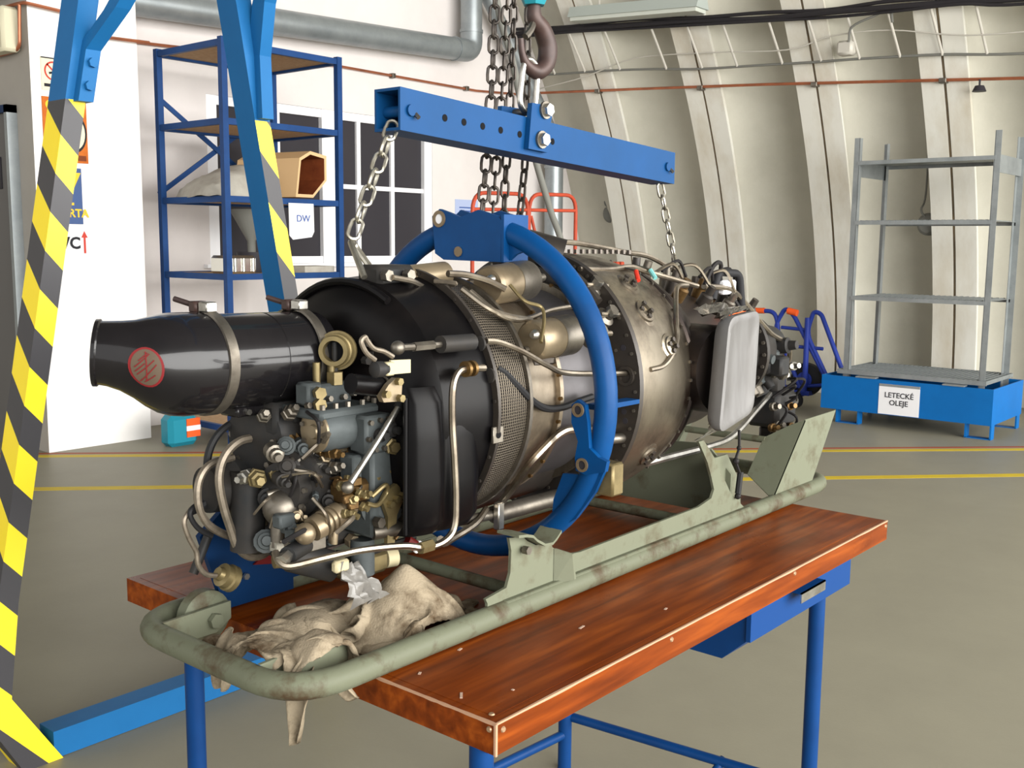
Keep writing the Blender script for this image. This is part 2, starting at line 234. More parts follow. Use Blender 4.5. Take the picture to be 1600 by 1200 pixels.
class MB:
    def __init__(s): s.v = []; s.f = []
    def add(s, vs, fs):
        o = len(s.v); s.v += [V(p) for p in vs]; s.f += [tuple(i + o for i in q) for q in fs]; return s
    def box(s, a, b):
        x0, x1 = sorted((a[0], b[0])); y0, y1 = sorted((a[1], b[1])); z0, z1 = sorted((a[2], b[2]))
        return s.add([(x0,y0,z0),(x1,y0,z0),(x1,y1,z0),(x0,y1,z0),(x0,y0,z1),(x1,y0,z1),(x1,y1,z1),(x0,y1,z1)],
                     [(0,3,2,1),(4,5,6,7),(0,1,5,4),(1,2,6,5),(2,3,7,6),(3,0,4,7)])
    def cbox(s, a, b, c=0.004):
        """box with chamfered edges"""
        x0, x1 = sorted((a[0], b[0])); y0, y1 = sorted((a[1], b[1])); z0, z1 = sorted((a[2], b[2]))
        c = min(c, (x1-x0)*.3, (y1-y0)*.3, (z1-z0)*.3)
        pts = []
        for X, sx in ((x0,1),(x1,-1)):
            for Y, sy in ((y0,1),(y1,-1)):
                for Z, sz in ((z0,1),(z1,-1)):
                    pts += [(X, Y+sy*c, Z+sz*c), (X+sx*c, Y, Z+sz*c), (X+sx*c, Y+sy*c, Z)]
        I = lambda i, j, k, a_: ((i*2+j)*2+k)*3 + a_
        fs = []
        for i in (0,1): fs.append((I(i,0,0,0),I(i,1,0,0),I(i,1,1,0),I(i,0,1,0)))
        for j in (0,1): fs.append((I(0,j,0,1),I(1,j,0,1),I(1,j,1,1),I(0,j,1,1)))
        for k in (0,1): fs.append((I(0,0,k,2),I(1,0,k,2),I(1,1,k,2),I(0,1,k,2)))
        for i in (0,1):
            for j in (0,1): fs.append((I(i,j,0,0),I(i,j,1,0),I(i,j,1,1),I(i,j,0,1)))
            for k in (0,1): fs.append((I(i,0,k,0),I(i,1,k,0),I(i,1,k,2),I(i,0,k,2)))
        for j in (0,1):
            for k in (0,1): fs.append((I(0,j,k,1),I(1,j,k,1),I(1,j,k,2),I(0,j,k,2)))
        for i in (0,1):
            for j in (0,1):
                for k in (0,1): fs.append((I(i,j,k,0),I(i,j,k,1),I(i,j,k,2)))
        return s.add(pts, fs)
    def beam(s, p0, p1, w, h, side=(0,1,0)):
        """rectangular bar from p0 to p1, w measured along side"""
        p0, p1 = V(p0), V(p1); d = (p1-p0).normalized(); a = V(side); a = (a - d*a.dot(d)).normalized(); b = d.cross(a)
        q = []
        for p in (p0, p1):
            for sa, sb in ((-1,-1),(1,-1),(1,1),(-1,1)): q.append(p + a*sa*w/2 + b*sb*h/2)
        return s.add(q, [(3,2,1,0),(4,5,6,7),(0,1,5,4),(1,2,6,5),(2,3,7,6),(3,0,4,7)])
    def cyl(s, p0, p1, r0, r1=None, n=20, caps=True):
        p0, p1 = V(p0), V(p1); r1 = r0 if r1 is None else r1
        d = (p1-p0).normalized(); a = d.orthogonal().normalized(); b = d.cross(a); q = []
        for p, r in ((p0,r0),(p1,r1)):
            for i in range(n):
                t = 2*math.pi*i/n; q.append(p + (a*math.cos(t) + b*math.sin(t))*r)
        fs = [(i, (i+1)%n, n+(i+1)%n, n+i) for i in range(n)]
        if caps: fs += [tuple(range(n-1,-1,-1)), tuple(range(n, 2*n))]
        return s.add(q, fs)
    def turn(s, p0, axis, prof, n=32, cap=True):
        """body of revolution: prof = [(distance along axis, radius)]"""
        p0 = V(p0); d = V(axis).normalized(); a = d.orthogonal().normalized(); b = d.cross(a); q = []
        for (x, r) in prof:
            for i in range(n):
                t = 2*math.pi*i/n; q.append(p0 + d*x + (a*math.cos(t) + b*math.sin(t))*max(r, 1e-5))
        fs = []
        for j in range(len(prof)-1):
            for i in range(n): fs.append((j*n+i, j*n+(i+1)%n, (j+1)*n+(i+1)%n, (j+1)*n+i))
        if cap: m = len(prof)-1; fs += [tuple(range(n-1,-1,-1)), tuple(range(m*n, m*n+n))]
        return s.add(q, fs)
    def tube(s, path, r, n=8, closed=False, taper=None):
        path = [V(p) for p in path]; m = len(path); q = []
        up = None
        for i, p in enumerate(path):
            if closed: d = (path[(i+1)%m] - path[i-1]).normalized()
            else: d = (path[min(i+1,m-1)] - path[max(i-1,0)]).normalized()
            if up is None: up = d.orthogonal().normalized()
            up = (up - d*up.dot(d)).normalized(); b = d.cross(up)
            rr = r * (taper(i/(m-1)) if taper else 1)
            for j in range(n):
                t = 2*math.pi*j/n; q.append(p + (up*math.cos(t) + b*math.sin(t))*rr)
        fs = []
        for i in range(m if closed else m-1):
            i2 = (i+1) % m
            for j in range(n): fs.append((i*n+j, i*n+(j+1)%n, i2*n+(j+1)%n, i2*n+j))
        if not closed: fs += [tuple(range(n-1,-1,-1)), tuple(range((m-1)*n, m*n))]
        return s.add(q, fs)
    def ball(s, c, r, n=16, m=10, sc=(1,1,1)):
        q = []; fs = []
        for i in range(m+1):
            ph = math.pi*i/m
            for j in range(n):
                t = 2*math.pi*j/n
                q.append(V(c) + V((math.sin(ph)*math.cos(t)*sc[0], math.sin(ph)*math.sin(t)*sc[1], math.cos(ph)*sc[2]))*r)
        for i in range(m):
            for j in range(n): fs.append((i*n+j, (i+1)*n+j, (i+1)*n+(j+1)%n, i*n+(j+1)%n))
        return s.add(q, fs)
    def prism(s, poly, vec):
        n = len(poly); q = [V(p) for p in poly] + [V(p)+V(vec) for p in poly]
        return s.add(q, [tuple(range(n-1,-1,-1)), tuple(range(n,2*n))] + [(i,(i+1)%n,n+(i+1)%n,n+i) for i in range(n)])
    def hexbolt(s, p, d, r, l):
        s.cyl(p, V(p)+V(d).normalized()*l, r, n=6); return s
    def build(s, name, material, parent=None, org=None, smooth=40, mats=None, fmat=None):
        if parent is not None: base = ORG[parent.as_pointer()]
        else: base = V(org) if org else V((0,0,0))
        if parent is not None and org is not None: off = V(org) - base
        else: off = V((0,0,0))
        me = bpy.data.meshes.new(name)
        bb = base + off
        me.from_pydata([p - bb for p in s.v], [], s.f); me.validate(); me.update()
        import bmesh
        bm = bmesh.new(); bm.from_mesh(me); bmesh.ops.recalc_face_normals(bm, faces=bm.faces); bm.to_mesh(me); bm.free()
        for m in (mats or [material]): me.materials.append(m)
        if fmat:
            for p in me.polygons: p.material_index = fmat(p, bb)
        if smooth:
            me.shade_smooth(); me.set_sharp_from_angle(angle=math.radians(smooth))
        o = bpy.data.objects.new(name, me); col.objects.link(o)
        if parent is not None: o.parent = parent; o.location = off
        else: o.location = base
        ORG[o.as_pointer()] = bb
        return o

def tag(o, label, cat, group=None, kind=None):
    o['label'] = label; o['category'] = cat
    if group: o['group'] = group
    if kind: o['kind'] = kind
    return o
def struct(o):
    o['kind'] = 'structure'; return o
def stuff(o):
    o['kind'] = 'stuff'; return o
def thing(name, loc, label, cat, group=None):
    e = bpy.data.objects.new(name, None); col.objects.link(e); e.location = loc; e.empty_display_size = .1
    ORG[e.as_pointer()] = V(loc)
    return tag(e, label, cat, group)
def lab(o, s): o['label'] = s; return o
def inst(o, parent, loc, rot=None):
    c = o.copy(); col.objects.link(c); c.parent = parent; c.location = V(loc) - ORG[parent.as_pointer()]
    if rot is not None: c.rotation_euler = rot
    return c
def letters(name, txt, size, m, parent, loc, xdir, zdir, align='CENTER', bold=0.0):
    """raised lettering as a thin mesh lying in the plane of xdir and zdir"""
    cu = bpy.data.curves.new('t', 'FONT'); cu.body = txt; cu.size = size; cu.align_x = align; cu.align_y = 'CENTER'; cu.extrude = 0.0004; cu.offset = bold
    cu.resolution_u = 3
    t = bpy.data.objects.new('t', cu); col.objects.link(t)
    dg = bpy.context.evaluated_depsgraph_get()
    me = bpy.data.meshes.new_from_object(t.evaluated_get(dg))
    bpy.data.objects.remove(t, do_unlink=True); bpy.data.curves.remove(cu)
    x = V(xdir).normalized(); z = V(zdir).normalized(); y = x.cross(z)
    base = ORG[parent.as_pointer()]
    mb = MB(); mb.add([V(loc) + x*v.co.x + z*v.co.y - y*v.co.z for v in me.vertices], [tuple(p.vertices) for p in me.polygons])
    bpy.data.meshes.remove(me)
    return mb.build(name, m, parent, smooth=0)

# ---------------------------------------------------------------- materials
m_floor = mat('floor_paint', (136,132,115), .45, 0, (130,126,110), 3.0, .3, .7, bump=.03, bscale=90)
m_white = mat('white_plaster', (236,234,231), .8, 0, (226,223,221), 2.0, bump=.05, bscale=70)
m_white2 = mat('cream_plaster', (220,214,211), .8, 0, (212,206,203), 2.0, bump=.05, bscale=70)
m_ret = mat('shade_grey_plaster', (166,161,153), .8, 0, (158,153,145), 2.0, bump=.05)  # darker plaster that paints shade into the partition's end face
m_ceil = mat('ceiling_grey', (92,90,86), .9)
m_shell = mat('concrete_shell', (190,187,173), .85, 0, (178,175,161), 1.6, .35, .7, bump=.1, bscale=30)
m_rib = mat('concrete_rib', (214,212,202), .85, 0, (192,184,166), 2.4, .45, .75, bump=.12, bscale=30, stretch=(1,1,.35))
m_seam = mat('rusty_seam', (120,104,80), .9, 0, (86,78,66), 5)
m_yel = mat('yellow_line', (196,172,40), .55, 0, (186,160,44), 6)
m_red_l = mat('red_line', (150,74,44), .6)
m_copper = mat('copper', (186,112,78), .4, .6, (150,92,66), 6)
m_zinc = mat('galvanised_sheet', (152,158,160), .38, .55, (132,139,142), 5)
m_frame = mat('white_upvc', (240,240,242), .35)
m_glass = mat('dark_glass', (58,56,60), .12, 0)
m_cable = mat('black_cable', (42,40,42), .6)
m_gcable = mat('grey_cable', (112,112,106), .6)
m_rung = mat('tray_rung', (190,186,176), .6, .2)
m_lamp = mat('lamp_housing', (168,176,170), .5)
m_tubeglass = mat('frosted_cover', (196,200,190), .35)

m_rackb = mat('rack_blue', (30,66,118), .5, 0, (26,58,106), 6)
m_chip = mat('chipboard', (190,160,124), .8, 0, (172,138,102), 30)
m_gantry = mat('gantry_blue', (26,96,150), .5, 0, (24,90,142), 5)
m_yellow = mat('hazard_yellow', (240,214,26), .45, 0, (226,196,20), 6)
m_hblack = mat('hazard_black', (48,48,52), .5, 0, (58,58,60), 6)
m_hole = mat('hole_black', (10,10,12), .8)
m_beam = mat('beam_blue', (8,62,110), .5, 0, (7,58,102), 8)
m_ring = mat('ring_blue', (4,62,114), .4, 0, (8,54,100), 9, rough2=.45)
m_ringhole = mat('worn_bush', (120,104,82), .5, .5)
m_benchb = mat('bench_blue', (9,54,106), .42, 0, (8,48,96), 8)
m_drawer = mat('drawer_blue', (10,54,108), .5)
m_steel = mat('bright_steel', (205,203,196), .28, .95, (150,146,138), 20)
m_steel2 = mat('dull_steel', (132,126,116), .4, .9, (88,82,74), 18, rough2=.5)
m_chain = mat('black_chain', (46,42,40), .45, .6, (70,62,54), 30)
m_schain = mat('zinc_chain', (190,186,174), .3, .9, (130,124,110), 30)
m_hook = mat('hook_iron', (52,40,38), .5, .3, (70,50,44), 20)
m_teal = mat('hoist_teal', (36,120,132), .4)
m_sled = mat('sled_greygreen', (102,105,88), .5, 0, (80,73,56), 14, .52, .74, rough2=.7, bump=.05, bscale=60)
m_sledr = mat('sled_rusty', (95,98,81), .5, 0, (68,55,40), 13, .5, .68, bump=.08, bscale=60)
m_black = mat('black_paint', (16,15,17), .22, 0, (26,24,25), 6, coat=.4)
m_drum = mat('drum_black', (9,8,9), .34, 0, (20,17,16), 7, .5, .8, spec=.12)
m_plate = mat('plate_black', (40,37,35), .42, .3, (56,50,44), 8)
m_case = mat('case_steel', (168,156,138), .34, .92, (104,92,78), 5.5, .38, .68, rough2=.5)
m_case2 = mat('heat_stained_case', (142,133,117), .32, .92, (56,44,36), 7.0, .44, .66, rough2=.5, stretch=(1,1.6,.5))
m_casedk = mat('case_dark', (96,90,84), .42, .8, (62,56,52), 6)
m_caseblue = mat('case_grey', (104,102,104), .42, .7, (84,80,80), 6)
m_exh = mat('exhaust_dark', (74,64,58), .45, .8, (46,42,42), 5)
m_tube = mat('pipe_steel', (168,158,142), .32, .95, (112,102,90), 16)
m_hose = mat('rubber_hose', (34,34,35), .5)
m_braid = mat('braided_hose', (126,116,102), .45, .6, (96,88,76), 60)
m_cast = mat('cast_grey', (74,79,80), .5, .15, (58,62,62), 14, bump=.05, bscale=90)
m_castd = mat('cast_dark', (40,41,42), .5, .2, (54,50,46), 14)
m_brass = mat('brass', (118,92,54), .4, .8, (74,54,34), 22, rough2=.5)
m_gold = mat('passivated_gold', (132,118,82), .42, .65, (96,84,56), 16)
m_tag = mat('cream_tag', (176,166,134), .5)
m_clear = mat('white_plastic_cover', (112,111,110), .36, .1, (94,92,90), 9, stretch=(3,1,.4))
m_wrap = mat('plastic_wrap', (104,100,94), .25, 0, (74,68,62), 12, coat=.5)
m_canb = mat('canister_brown', (140,126,102), .38, .6, (112,98,78), 10)
m_redw = mat('red_sleeve', (196,52,36), .5)
m_tealw = mat('teal_sleeve', (110,170,166), .5)
m_wire = mat('black_wire', (34,32,32), .55)
m_rag = mat('oily_rag', (140,128,108), .95, 0, (70,56,40), 13, .46, .68, bump=.25, bscale=300)
m_pbag = mat('clear_bag', (118,116,112), .22, 0, (92,88,82), 20, coat=.4)
m_redp = mat('dark_red_paint', (92,24,22), .45)
m_blued = mat('bracket_blue', (8,42,80), .45, 0, (8,38,72), 8)
m_edge = mat('worn_edge', (168,132,106), .7)
m_dirt = mat('dried_flake', (176,150,132), .8)
m_screw = mat('screw_head', (170,140,110), .4, .6)
m_rubber = mat('rubber_black', (34,34,36), .6)
m_orange = mat('trolley_orange', (168,70,48), .5, 0, (150,60,42), 8)
m_trolb = mat('trolley_blue', (40,58,140), .42)
m_rackz = mat('shelf_zinc', (142,147,147), .45, .4, (122,127,128), 7)
m_tray = mat('tray_blue', (10,98,168), .5, 0, (10,92,158), 4)
m_paper = mat('paper', (224,224,226), .8)
m_bpaper = mat('blue_white_paper', (172,184,216), .8)
m_ink = mat('ink_black', (44,44,48), .8)
m_inkb = mat('ink_blue', (70,96,160), .8)
m_inkr = mat('ink_red', (190,70,60), .8)
m_poster_o = mat('poster_orange', (196,108,44), .7, 0, (178,92,36), 12)
m_poster_b = mat('poster_blue', (72,92,134), .7)
m_poster_y = mat('poster_yellow', (232,190,60), .7)
m_poster_c = mat('poster_cream', (222,214,186), .8)
m_teald = mat('bottle_teal', (36,128,148), .35)
m_bord = mat('label_orange', (230,92,40), .5)
m_wood = mat('brown_ply', (128,66,36), .6, 0, (104,50,28), 10)
m_woodl = mat('pale_ply_edge', (206,172,128), .7)
m_canvas = mat('grey_canvas', (176,172,162), .9, 0, (156,150,140), 8, bump=.1, bscale=40)
m_dark = mat('dark_plastic', (48,46,50), .5)
m_tin = mat('tin_plate', (200,198,190), .16, .95)
m_amber = mat('amber_wheel', (222,140,30), .45)
m_door = mat('door_grey', (104,102,100), .6)
m_beige = mat('beige_box', (202,196,170), .6)

def wood_mat():
    m = bpy.data.materials.new('bench_veneer'); m.use_nodes = True
    nt = m.node_tree; b = nt.nodes['Principled BSDF']
    tc = nt.nodes.new('ShaderNodeTexCoord'); mp = nt.nodes.new('ShaderNodeMapping')
    mp.inputs['Scale'].default_value = (1.2, 14, 14)
    nt.links.new(tc.outputs['Object'], mp.inputs['Vector'])
    n = nt.nodes.new('ShaderNodeTexNoise'); n.inputs['Scale'].default_value = 3.0; n.inputs['Detail'].default_value = 8; n.inputs['Distortion'].default_value = .25
    nt.links.new(mp.outputs['Vector'], n.inputs['Vector'])
    r = nt.nodes.new('ShaderNodeValToRGB')
    e = r.color_ramp.elements
    e[0].position = .3; e[0].color = srgb(82,33,6); e[1].position = .72; e[1].color = srgb(142,69,18)
    x = e.new(.5); x.color = srgb(110,48,10)
    nt.links.new(n.outputs['Fac'], r.inputs['Fac'])
    n2 = nt.nodes.new('ShaderNodeTexNoise'); n2.inputs['Scale'].default_value = 5; n2.inputs['Detail'].default_value = 5
    nt.links.new(tc.outputs['Object'], n2.inputs['Vector'])
    mr = nt.nodes.new('ShaderNodeMapRange'); mr.inputs[1].default_value = .3; mr.inputs[2].default_value = .75; mr.inputs[3].default_value = .25; mr.inputs[4].default_value = .48
    nt.links.new(n2.outputs['Fac'], mr.inputs[0]); nt.links.new(mr.outputs[0], b.inputs['Roughness'])
    nt.links.new(r.outputs['Color'], b.inputs['Base Color'])
    b.inputs['Specular IOR Level'].default_value = .12
    return m
m_bench = wood_mat()

def mesh_mat():
    """woven wire inlet screen: wires run round the screen and along it"""
    m = bpy.data.materials.new('inlet_wire_mesh'); m.use_nodes = True
    nt = m.node_tree; b = nt.nodes['Principled BSDF']
    tc = nt.nodes.new('ShaderNodeTexCoord'); sp = nt.nodes.new('ShaderNodeSeparateXYZ')
    nt.links.new(tc.outputs['Object'], sp.inputs[0])
    at = nt.nodes.new('ShaderNodeMath'); at.operation = 'ARCTAN2'
    nt.links.new(sp.outputs['Z'], at.inputs[0]); nt.links.new(sp.outputs['Y'], at.inputs[1])
    def wave(src, f):
        a = nt.nodes.new('ShaderNodeMath'); a.operation = 'MULTIPLY'; a.inputs[1].default_value = f
        nt.links.new(src, a.inputs[0])
        c = nt.nodes.new('ShaderNodeMath'); c.operation = 'SINE'; nt.links.new(a.outputs[0], c.inputs[0]); return c.outputs[0]
    w1 = wave(at.outputs[0], 260.0); w2 = wave(sp.outputs['X'], 2*math.pi/0.0055)
    mx = nt.nodes.new('ShaderNodeMath'); mx.operation = 'MAXIMUM'
    nt.links.new(w1, mx.inputs[0]); nt.links.new(w2, mx.inputs[1])
    r = nt.nodes.new('ShaderNodeValToRGB'); r.color_ramp.elements[0].position = .45; r.color_ramp.elements[0].color = srgb(36,32,29)
    r.color_ramp.elements[1].position = .8; r.color_ramp.elements[1].color = srgb(124,115,101)
    nt.links.new(mx.outputs[0], r.inputs['Fac']); nt.links.new(r.outputs['Color'], b.inputs['Base Color'])
    b.inputs['Metallic'].default_value = .75; b.inputs['Roughness'].default_value = .4
    bp = nt.nodes.new('ShaderNodeBump'); bp.inputs['Strength'].default_value = .6; bp.inputs['Distance'].default_value = .003
    nt.links.new(mx.outputs[0], bp.inputs['Height']); nt.links.new(bp.outputs['Normal'], b.inputs['Normal'])
    return m
m_mesh = mesh_mat()

def hazard_mat(off):
    """yellow and black diagonal bands wrapped round a square post"""
    m = bpy.data.materials.new('hazard_bands'); m.use_nodes = True
    nt = m.node_tree; b = nt.nodes['Principled BSDF']
    tc = nt.nodes.new('ShaderNodeTexCoord')
    dot = nt.nodes.new('ShaderNodeVectorMath'); dot.operation = 'DOT_PRODUCT'
    dot.inputs[1].default_value = (1.15, -1.0, 1.0)
    nt.links.new(tc.outputs['Object'], dot.inputs[0])
    d = nt.nodes.new('ShaderNodeMath'); d.operation = 'MULTIPLY_ADD'; d.inputs[1].default_value = 1/.245; d.inputs[2].default_value = off
    nt.links.new(dot.outputs['Value'], d.inputs[0])
    fr = nt.nodes.new('ShaderNodeMath'); fr.operation = 'FRACT'; nt.links.new(d.outputs[0], fr.inputs[0])
    g = nt.nodes.new('ShaderNodeMath'); g.operation = 'GREATER_THAN'; g.inputs[1].default_value = .5; nt.links.new(fr.outputs[0], g.inputs[0])
    mx = nt.nodes.new('ShaderNodeMix'); mx.data_type = 'RGBA'
    mx.inputs[6].default_value = srgb(238,212,30); mx.inputs[7].default_value = srgb(50,49,53)
    nt.links.new(g.outputs[0], mx.inputs[0]); nt.links.new(mx.outputs[2], b.inputs['Base Color'])
    b.inputs['Roughness'].default_value = .45
    return m
m_hazard = hazard_mat(.98)
m_hazard2 = hazard_mat(.50)

# ================================================================ the hangar
struct(MB().box((-7, -8, -.1), (9.4, 9, 0)).build('floor', m_floor, smooth=0))
def floor_line(name, p, q, w, m):
    d = (V(q)-V(p)).normalized(); n = V((-d.y, d.x, 0)) * w/2; z = V((0,0,.0008))
    mb = MB().prism([V(p)+n, V(q)+n, V(q)-n, V(p)-n], (0,0,.0009))
    struct(mb.build(name, m, smooth=0))
floor_line('trim_1', (.40, 6.28, 0), (8.6, -1.65, 0), .085, m_yel)
floor_line('trim_2', (1.70, 6.37, 0), (9.2, -1.20, 0), .075, m_yel)
floor_line('trim_3', (1.78, 6.42, 0), (9.25, -1.12, 0), .04, m_red_l)

# white partition block with the signs, its corridor end face painted greyer for shade
w = MB().box((2.27, 5.96, 0), (3.03, 9, 6.2))
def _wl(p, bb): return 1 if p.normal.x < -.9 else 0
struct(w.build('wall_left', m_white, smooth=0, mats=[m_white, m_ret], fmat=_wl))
# window wall, with its opening
WT = 6.40; wx0, wx1, wz0, wz1 = 3.87, 6.40, 1.24, 2.57
w = MB()
w.box((3.03, WT, 0), (wx0, WT+.3, 6.2)); w.box((wx1, WT, 0), (9.4, WT+.3, 6.2))
w.box((wx0, WT, 0), (wx1, WT+.3, wz0)); w.box((wx0, WT, wz1), (wx1, WT+.3, 6.2))
struct(w.build('wall_back', m_white2, smooth=0))
struct(MB().box((-7, 8.8, 0), (2.27, 9, 6.2)).build('wall_far', m_ret, smooth=0))

# concrete shell: bays scooped between proud ribs, bowing in towards the crown
def SX(z): return 8.73 - .09*z*z
RIBS = [5.52, 4.35, 3.22, 2.12, 1.02, -.08, -1.2]
RW = .19
def scoop(t):
    k = None
    for i in range(len(RIBS)-1):
        hi, lo = RIBS[i]-RW, RIBS[i+1]+RW
        if lo <= t <= hi:
            u = (hi-t)/(hi-lo)
            return .40*(1-math.exp(-u*3.6))*(1 - max(0, (u-.86)/.14)**2)
    if t > RIBS[0]+RW: return .28*(1-math.exp(-(max(0, t-RIBS[0]-RW))*3.0))*1.0
    return 0
ts = [6.6]
t = 6.6
while t > -1.4:
    t -= .035; ts.append(t)
zs = [i*.2 for i in range(34)]
w = MB(); vs = []
for z in zs:
    for t in ts: vs.append((SX(z) + scoop(t) + .03, t, z))
n = len(ts)
w.add(vs, [(j*n+i, j*n+i+1, (j+1)*n+i+1, (j+1)*n+i) for j in range(len(zs)-1) for i in range(n-1)])
wall_r = struct(w.build('wall_right', m_shell, smooth=60))
for t in RIBS:
    for sgn, m in ((1, m_rib), (-1, m_rib)):
        c = t + sgn*(RW/2+.006); hw = RW/2 - .006
        q = []
        for z in zs:
            x = SX(z)
            q += [(x, c-hw, z), (x, c+hw, z), (x+.06, c+hw, z), (x+.06, c-hw, z)]
        fs = []
        for j in range(len(zs)-1):
            for k in range(4): fs.append((j*4+k, j*4+(k+1)%4, (j+1)*4+(k+1)%4, (j+1)*4+k))
        MB().add(q, fs).build('rib', m, wall_r, smooth=30)
    q = [(SX(z)+.022, t, z) for z in zs]
    MB().tube(q, .014, 6).build('rib_seam', m_seam, wall_r)

struct(MB().box((-7, -8, 6.2), (9.4, 9, 6.4)).build('ceiling', m_ceil, smooth=0))

# window: two white casements with glazing bars
win = bpy.data.objects.new('window_1', None); col.objects.link(win); win.location = (wx0, WT, wz0); ORG[win.as_pointer()] = V((wx0, WT, wz0)); struct(win)
fy0, fy1 = WT+.02, WT+.10
MB().box((wx0, fy0, wz1-.07), (wx1, fy1, wz1)).build('window_frame', m_frame, win, smooth=0)
MB().box((wx0, fy0, wz0), (wx1, fy1, wz0+.06)).build('window_frame', m_frame, win, smooth=0)
for a, b in ((wx0, wx0+.10), (wx1-.10, wx1), (5.04, 5.19)):
    MB().box((a, fy0-.01, wz0), (b, fy1, wz1)).build('window_frame', m_frame, win, smooth=0)
bars = [4.58, 5.48, 5.90]
for x in bars: MB().box((x-.022, fy0+.01, wz0+.06), (x+.022, fy1-.01, wz1-.07)).build('glazing_bar', m_frame, win, smooth=0)
MB().box((4.50, fy0+.008, 1.90), (wx1-.10, fy1-.008, 1.94)).build('glazing_bar', m_frame, win, smooth=0)
xs = [wx0+.10, 4.58, 5.04, 5.19, 5.48, 5.90, wx1-.10]
for i in range(len(xs)-1):
    if i == 2: continue
    for za, zb in ((wz0+.06, 1.92), (1.92, wz1-.07)):
        MB().box((xs[i], fy0+.035, za), (xs[i+1], fy0+.045, zb)).build('pane', m_glass, win, smooth=0)
MB().box((wx0-.06, WT-.05, wz0-.03), (wx1+.06, WT+.02, wz0)).build('window_sill', m_frame, win, smooth=0)
# dim room behind the glass
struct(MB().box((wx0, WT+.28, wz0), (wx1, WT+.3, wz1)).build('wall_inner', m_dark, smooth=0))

# corridor door in the end face of the partition
dr = bpy.data.objects.new('door_1', None); col.objects.link(dr); dr.location = (2.27, 6.2, 0); ORG[dr.as_pointer()] = V((2.27, 6.2, 0)); struct(dr)
MB().box((2.225, 6.21, 0), (2.27, 7.15, 2.25)).build('door_leaf', m_door, dr, smooth=0)
MB().box((2.20, 6.17, 0), (2.27, 6.21, 2.30)).build('door_frame', m_zinc, dr, smooth=0)
MB().box((2.20, 6.17, 2.25), (2.27, 7.2, 2.30)).build('door_frame', m_blued, dr, smooth=0)
MB().cbox((2.215, 6.33, 1.76), (2.226, 6.48, 1.97)).build('door_plate', m_dark, dr, smooth=0)

# ---------------------------------------------------------------- wall services
tag(MB().cbox((2.14, 6.04, 2.62), (2.26, 6.34, 2.90), .02).build('junction_box', m_beige, org=(2.2, 6.2, 2.62)), 'beige box high on the shaded end wall beside copper pipe', 'box')
pth = fillet([(2.24, 7.4, 2.93), (2.235, 5.99, 2.915), (2.235, 5.915, 2.91), (2.60, 5.915, 2.89), (2.66, 5.915, 2.775), (3.10, 5.915, 2.79)], .05)
pp = thing('copper_pipe', (2.6, 5.93, 2.8), 'copper pipe running over the signs on the white partition', 'pipe')
MB().tube(pth, .011, 8).build('pipe_run', m_copper, pp)
MB().tube(fillet([(2.235, 5.985, 2.915), (2.235, 6.01, 2.66), (2.235, 6.06, 2.63), (2.235, 6.5, 2.62)], .05), .011, 8).build('pipe_branch', m_copper, pp)
pp = thing('copper_pipe', (5.2, 6.37, 2.9), 'thin copper pipe with clips above the dark window', 'pipe')
MB().tube([(3.05, 6.37, 2.86), (5.2, 6.37, 2.95), (7.0, 6.37, 2.943), (8.0, 6.37, 3.0)], .011, 8).build('pipe_run', m_copper, pp)
for x in (4.62, 5.85, 6.85): MB().cbox((x-.02, 6.345, 2.925), (x+.02, 6.398, 2.968)).build('pipe_clip', m_steel2, pp, smooth=0)
pp = thing('copper_pipe', (7.9, 3.9, 2.9), 'long copper pipe crossing the ribbed concrete wall', 'pipe')
MB().tube([(SX(z)-.03, t, z) for t, z in ((6.38, 3.016), (5, 2.95), (3.68, 2.882), (2.5, 2.81), (1.4, 2.742), (-.5, 2.63))], .013, 8).build('pipe_run', m_copper, pp)
for t in RIBS[:5]:
    z = 2.742 + (t-1.4)*.055
    MB().cbox((SX(z)-.06, t-.03, z-.02), (SX(z)+.01, t+.03, z+.02)).build('pipe_clip', m_steel2, pp, smooth=0)
sx = V((SX(2.76)-.05, 1.83, 2.765))
pn = MB().cyl(sx, sx+V((0,0,-.055)), .008, n=8); pn.cyl(sx+V((0,0,-.05)), sx+V((0,0,-.095)), .035, .055, n=14)
pn.build('valve', m_dark, pp)

# sheet-metal ventilation duct
dt = thing('ventilation_duct', (6.7, 6.2, 3.3), 'grey spiral ventilation duct turning upward above the window', 'duct')
MB().cyl((2.0, 6.2, 3.07), (6.50, 6.2, 3.262), .105, n=28).build('duct_run', m_zinc, dt)
el = fillet([(6.50, 6.2, 3.262), (6.735, 6.2, 3.272), (6.735, 6.2, 3.47)], .17, 7)
MB().tube(el, .108, 24).build('duct_elbow', m_zinc, dt)
MB().cyl((6.735, 6.2, 3.45), (6.735, 6.2, 5.5), .105, n=28).build('duct_riser', m_zinc, dt)
MB().cyl((6.49, 6.2, 3.262), (6.515, 6.2, 3.263), .114, n=28).build('duct_collar', m_zinc, dt)
MB().cyl((6.735, 6.2, 3.44), (6.735, 6.2, 3.47), .114, n=28).build('duct_collar', m_zinc, dt)
dt = thing('ventilation_duct', (8.06, 6.2, 0), 'galvanised duct standing in the corner beside the orange trolley', 'duct')
MB().cyl((8.08, 6.2, .05), (8.065, 6.2, 2.45), .10, n=28).build('duct_run', m_zinc, dt)
MB().tube(fillet([(8.065, 6.2, 2.44), (8.065, 6.2, 2.55), (7.9, 6.2, 2.74), (6.6, 6.2, 4.25)], .1), .07, 18).build('duct_slope', m_zinc, dt)
MB().cyl((8.067, 6.2, 2.23), (8.067, 6.2, 2.26), .11, n=28).build('duct_collar', m_zinc, dt)

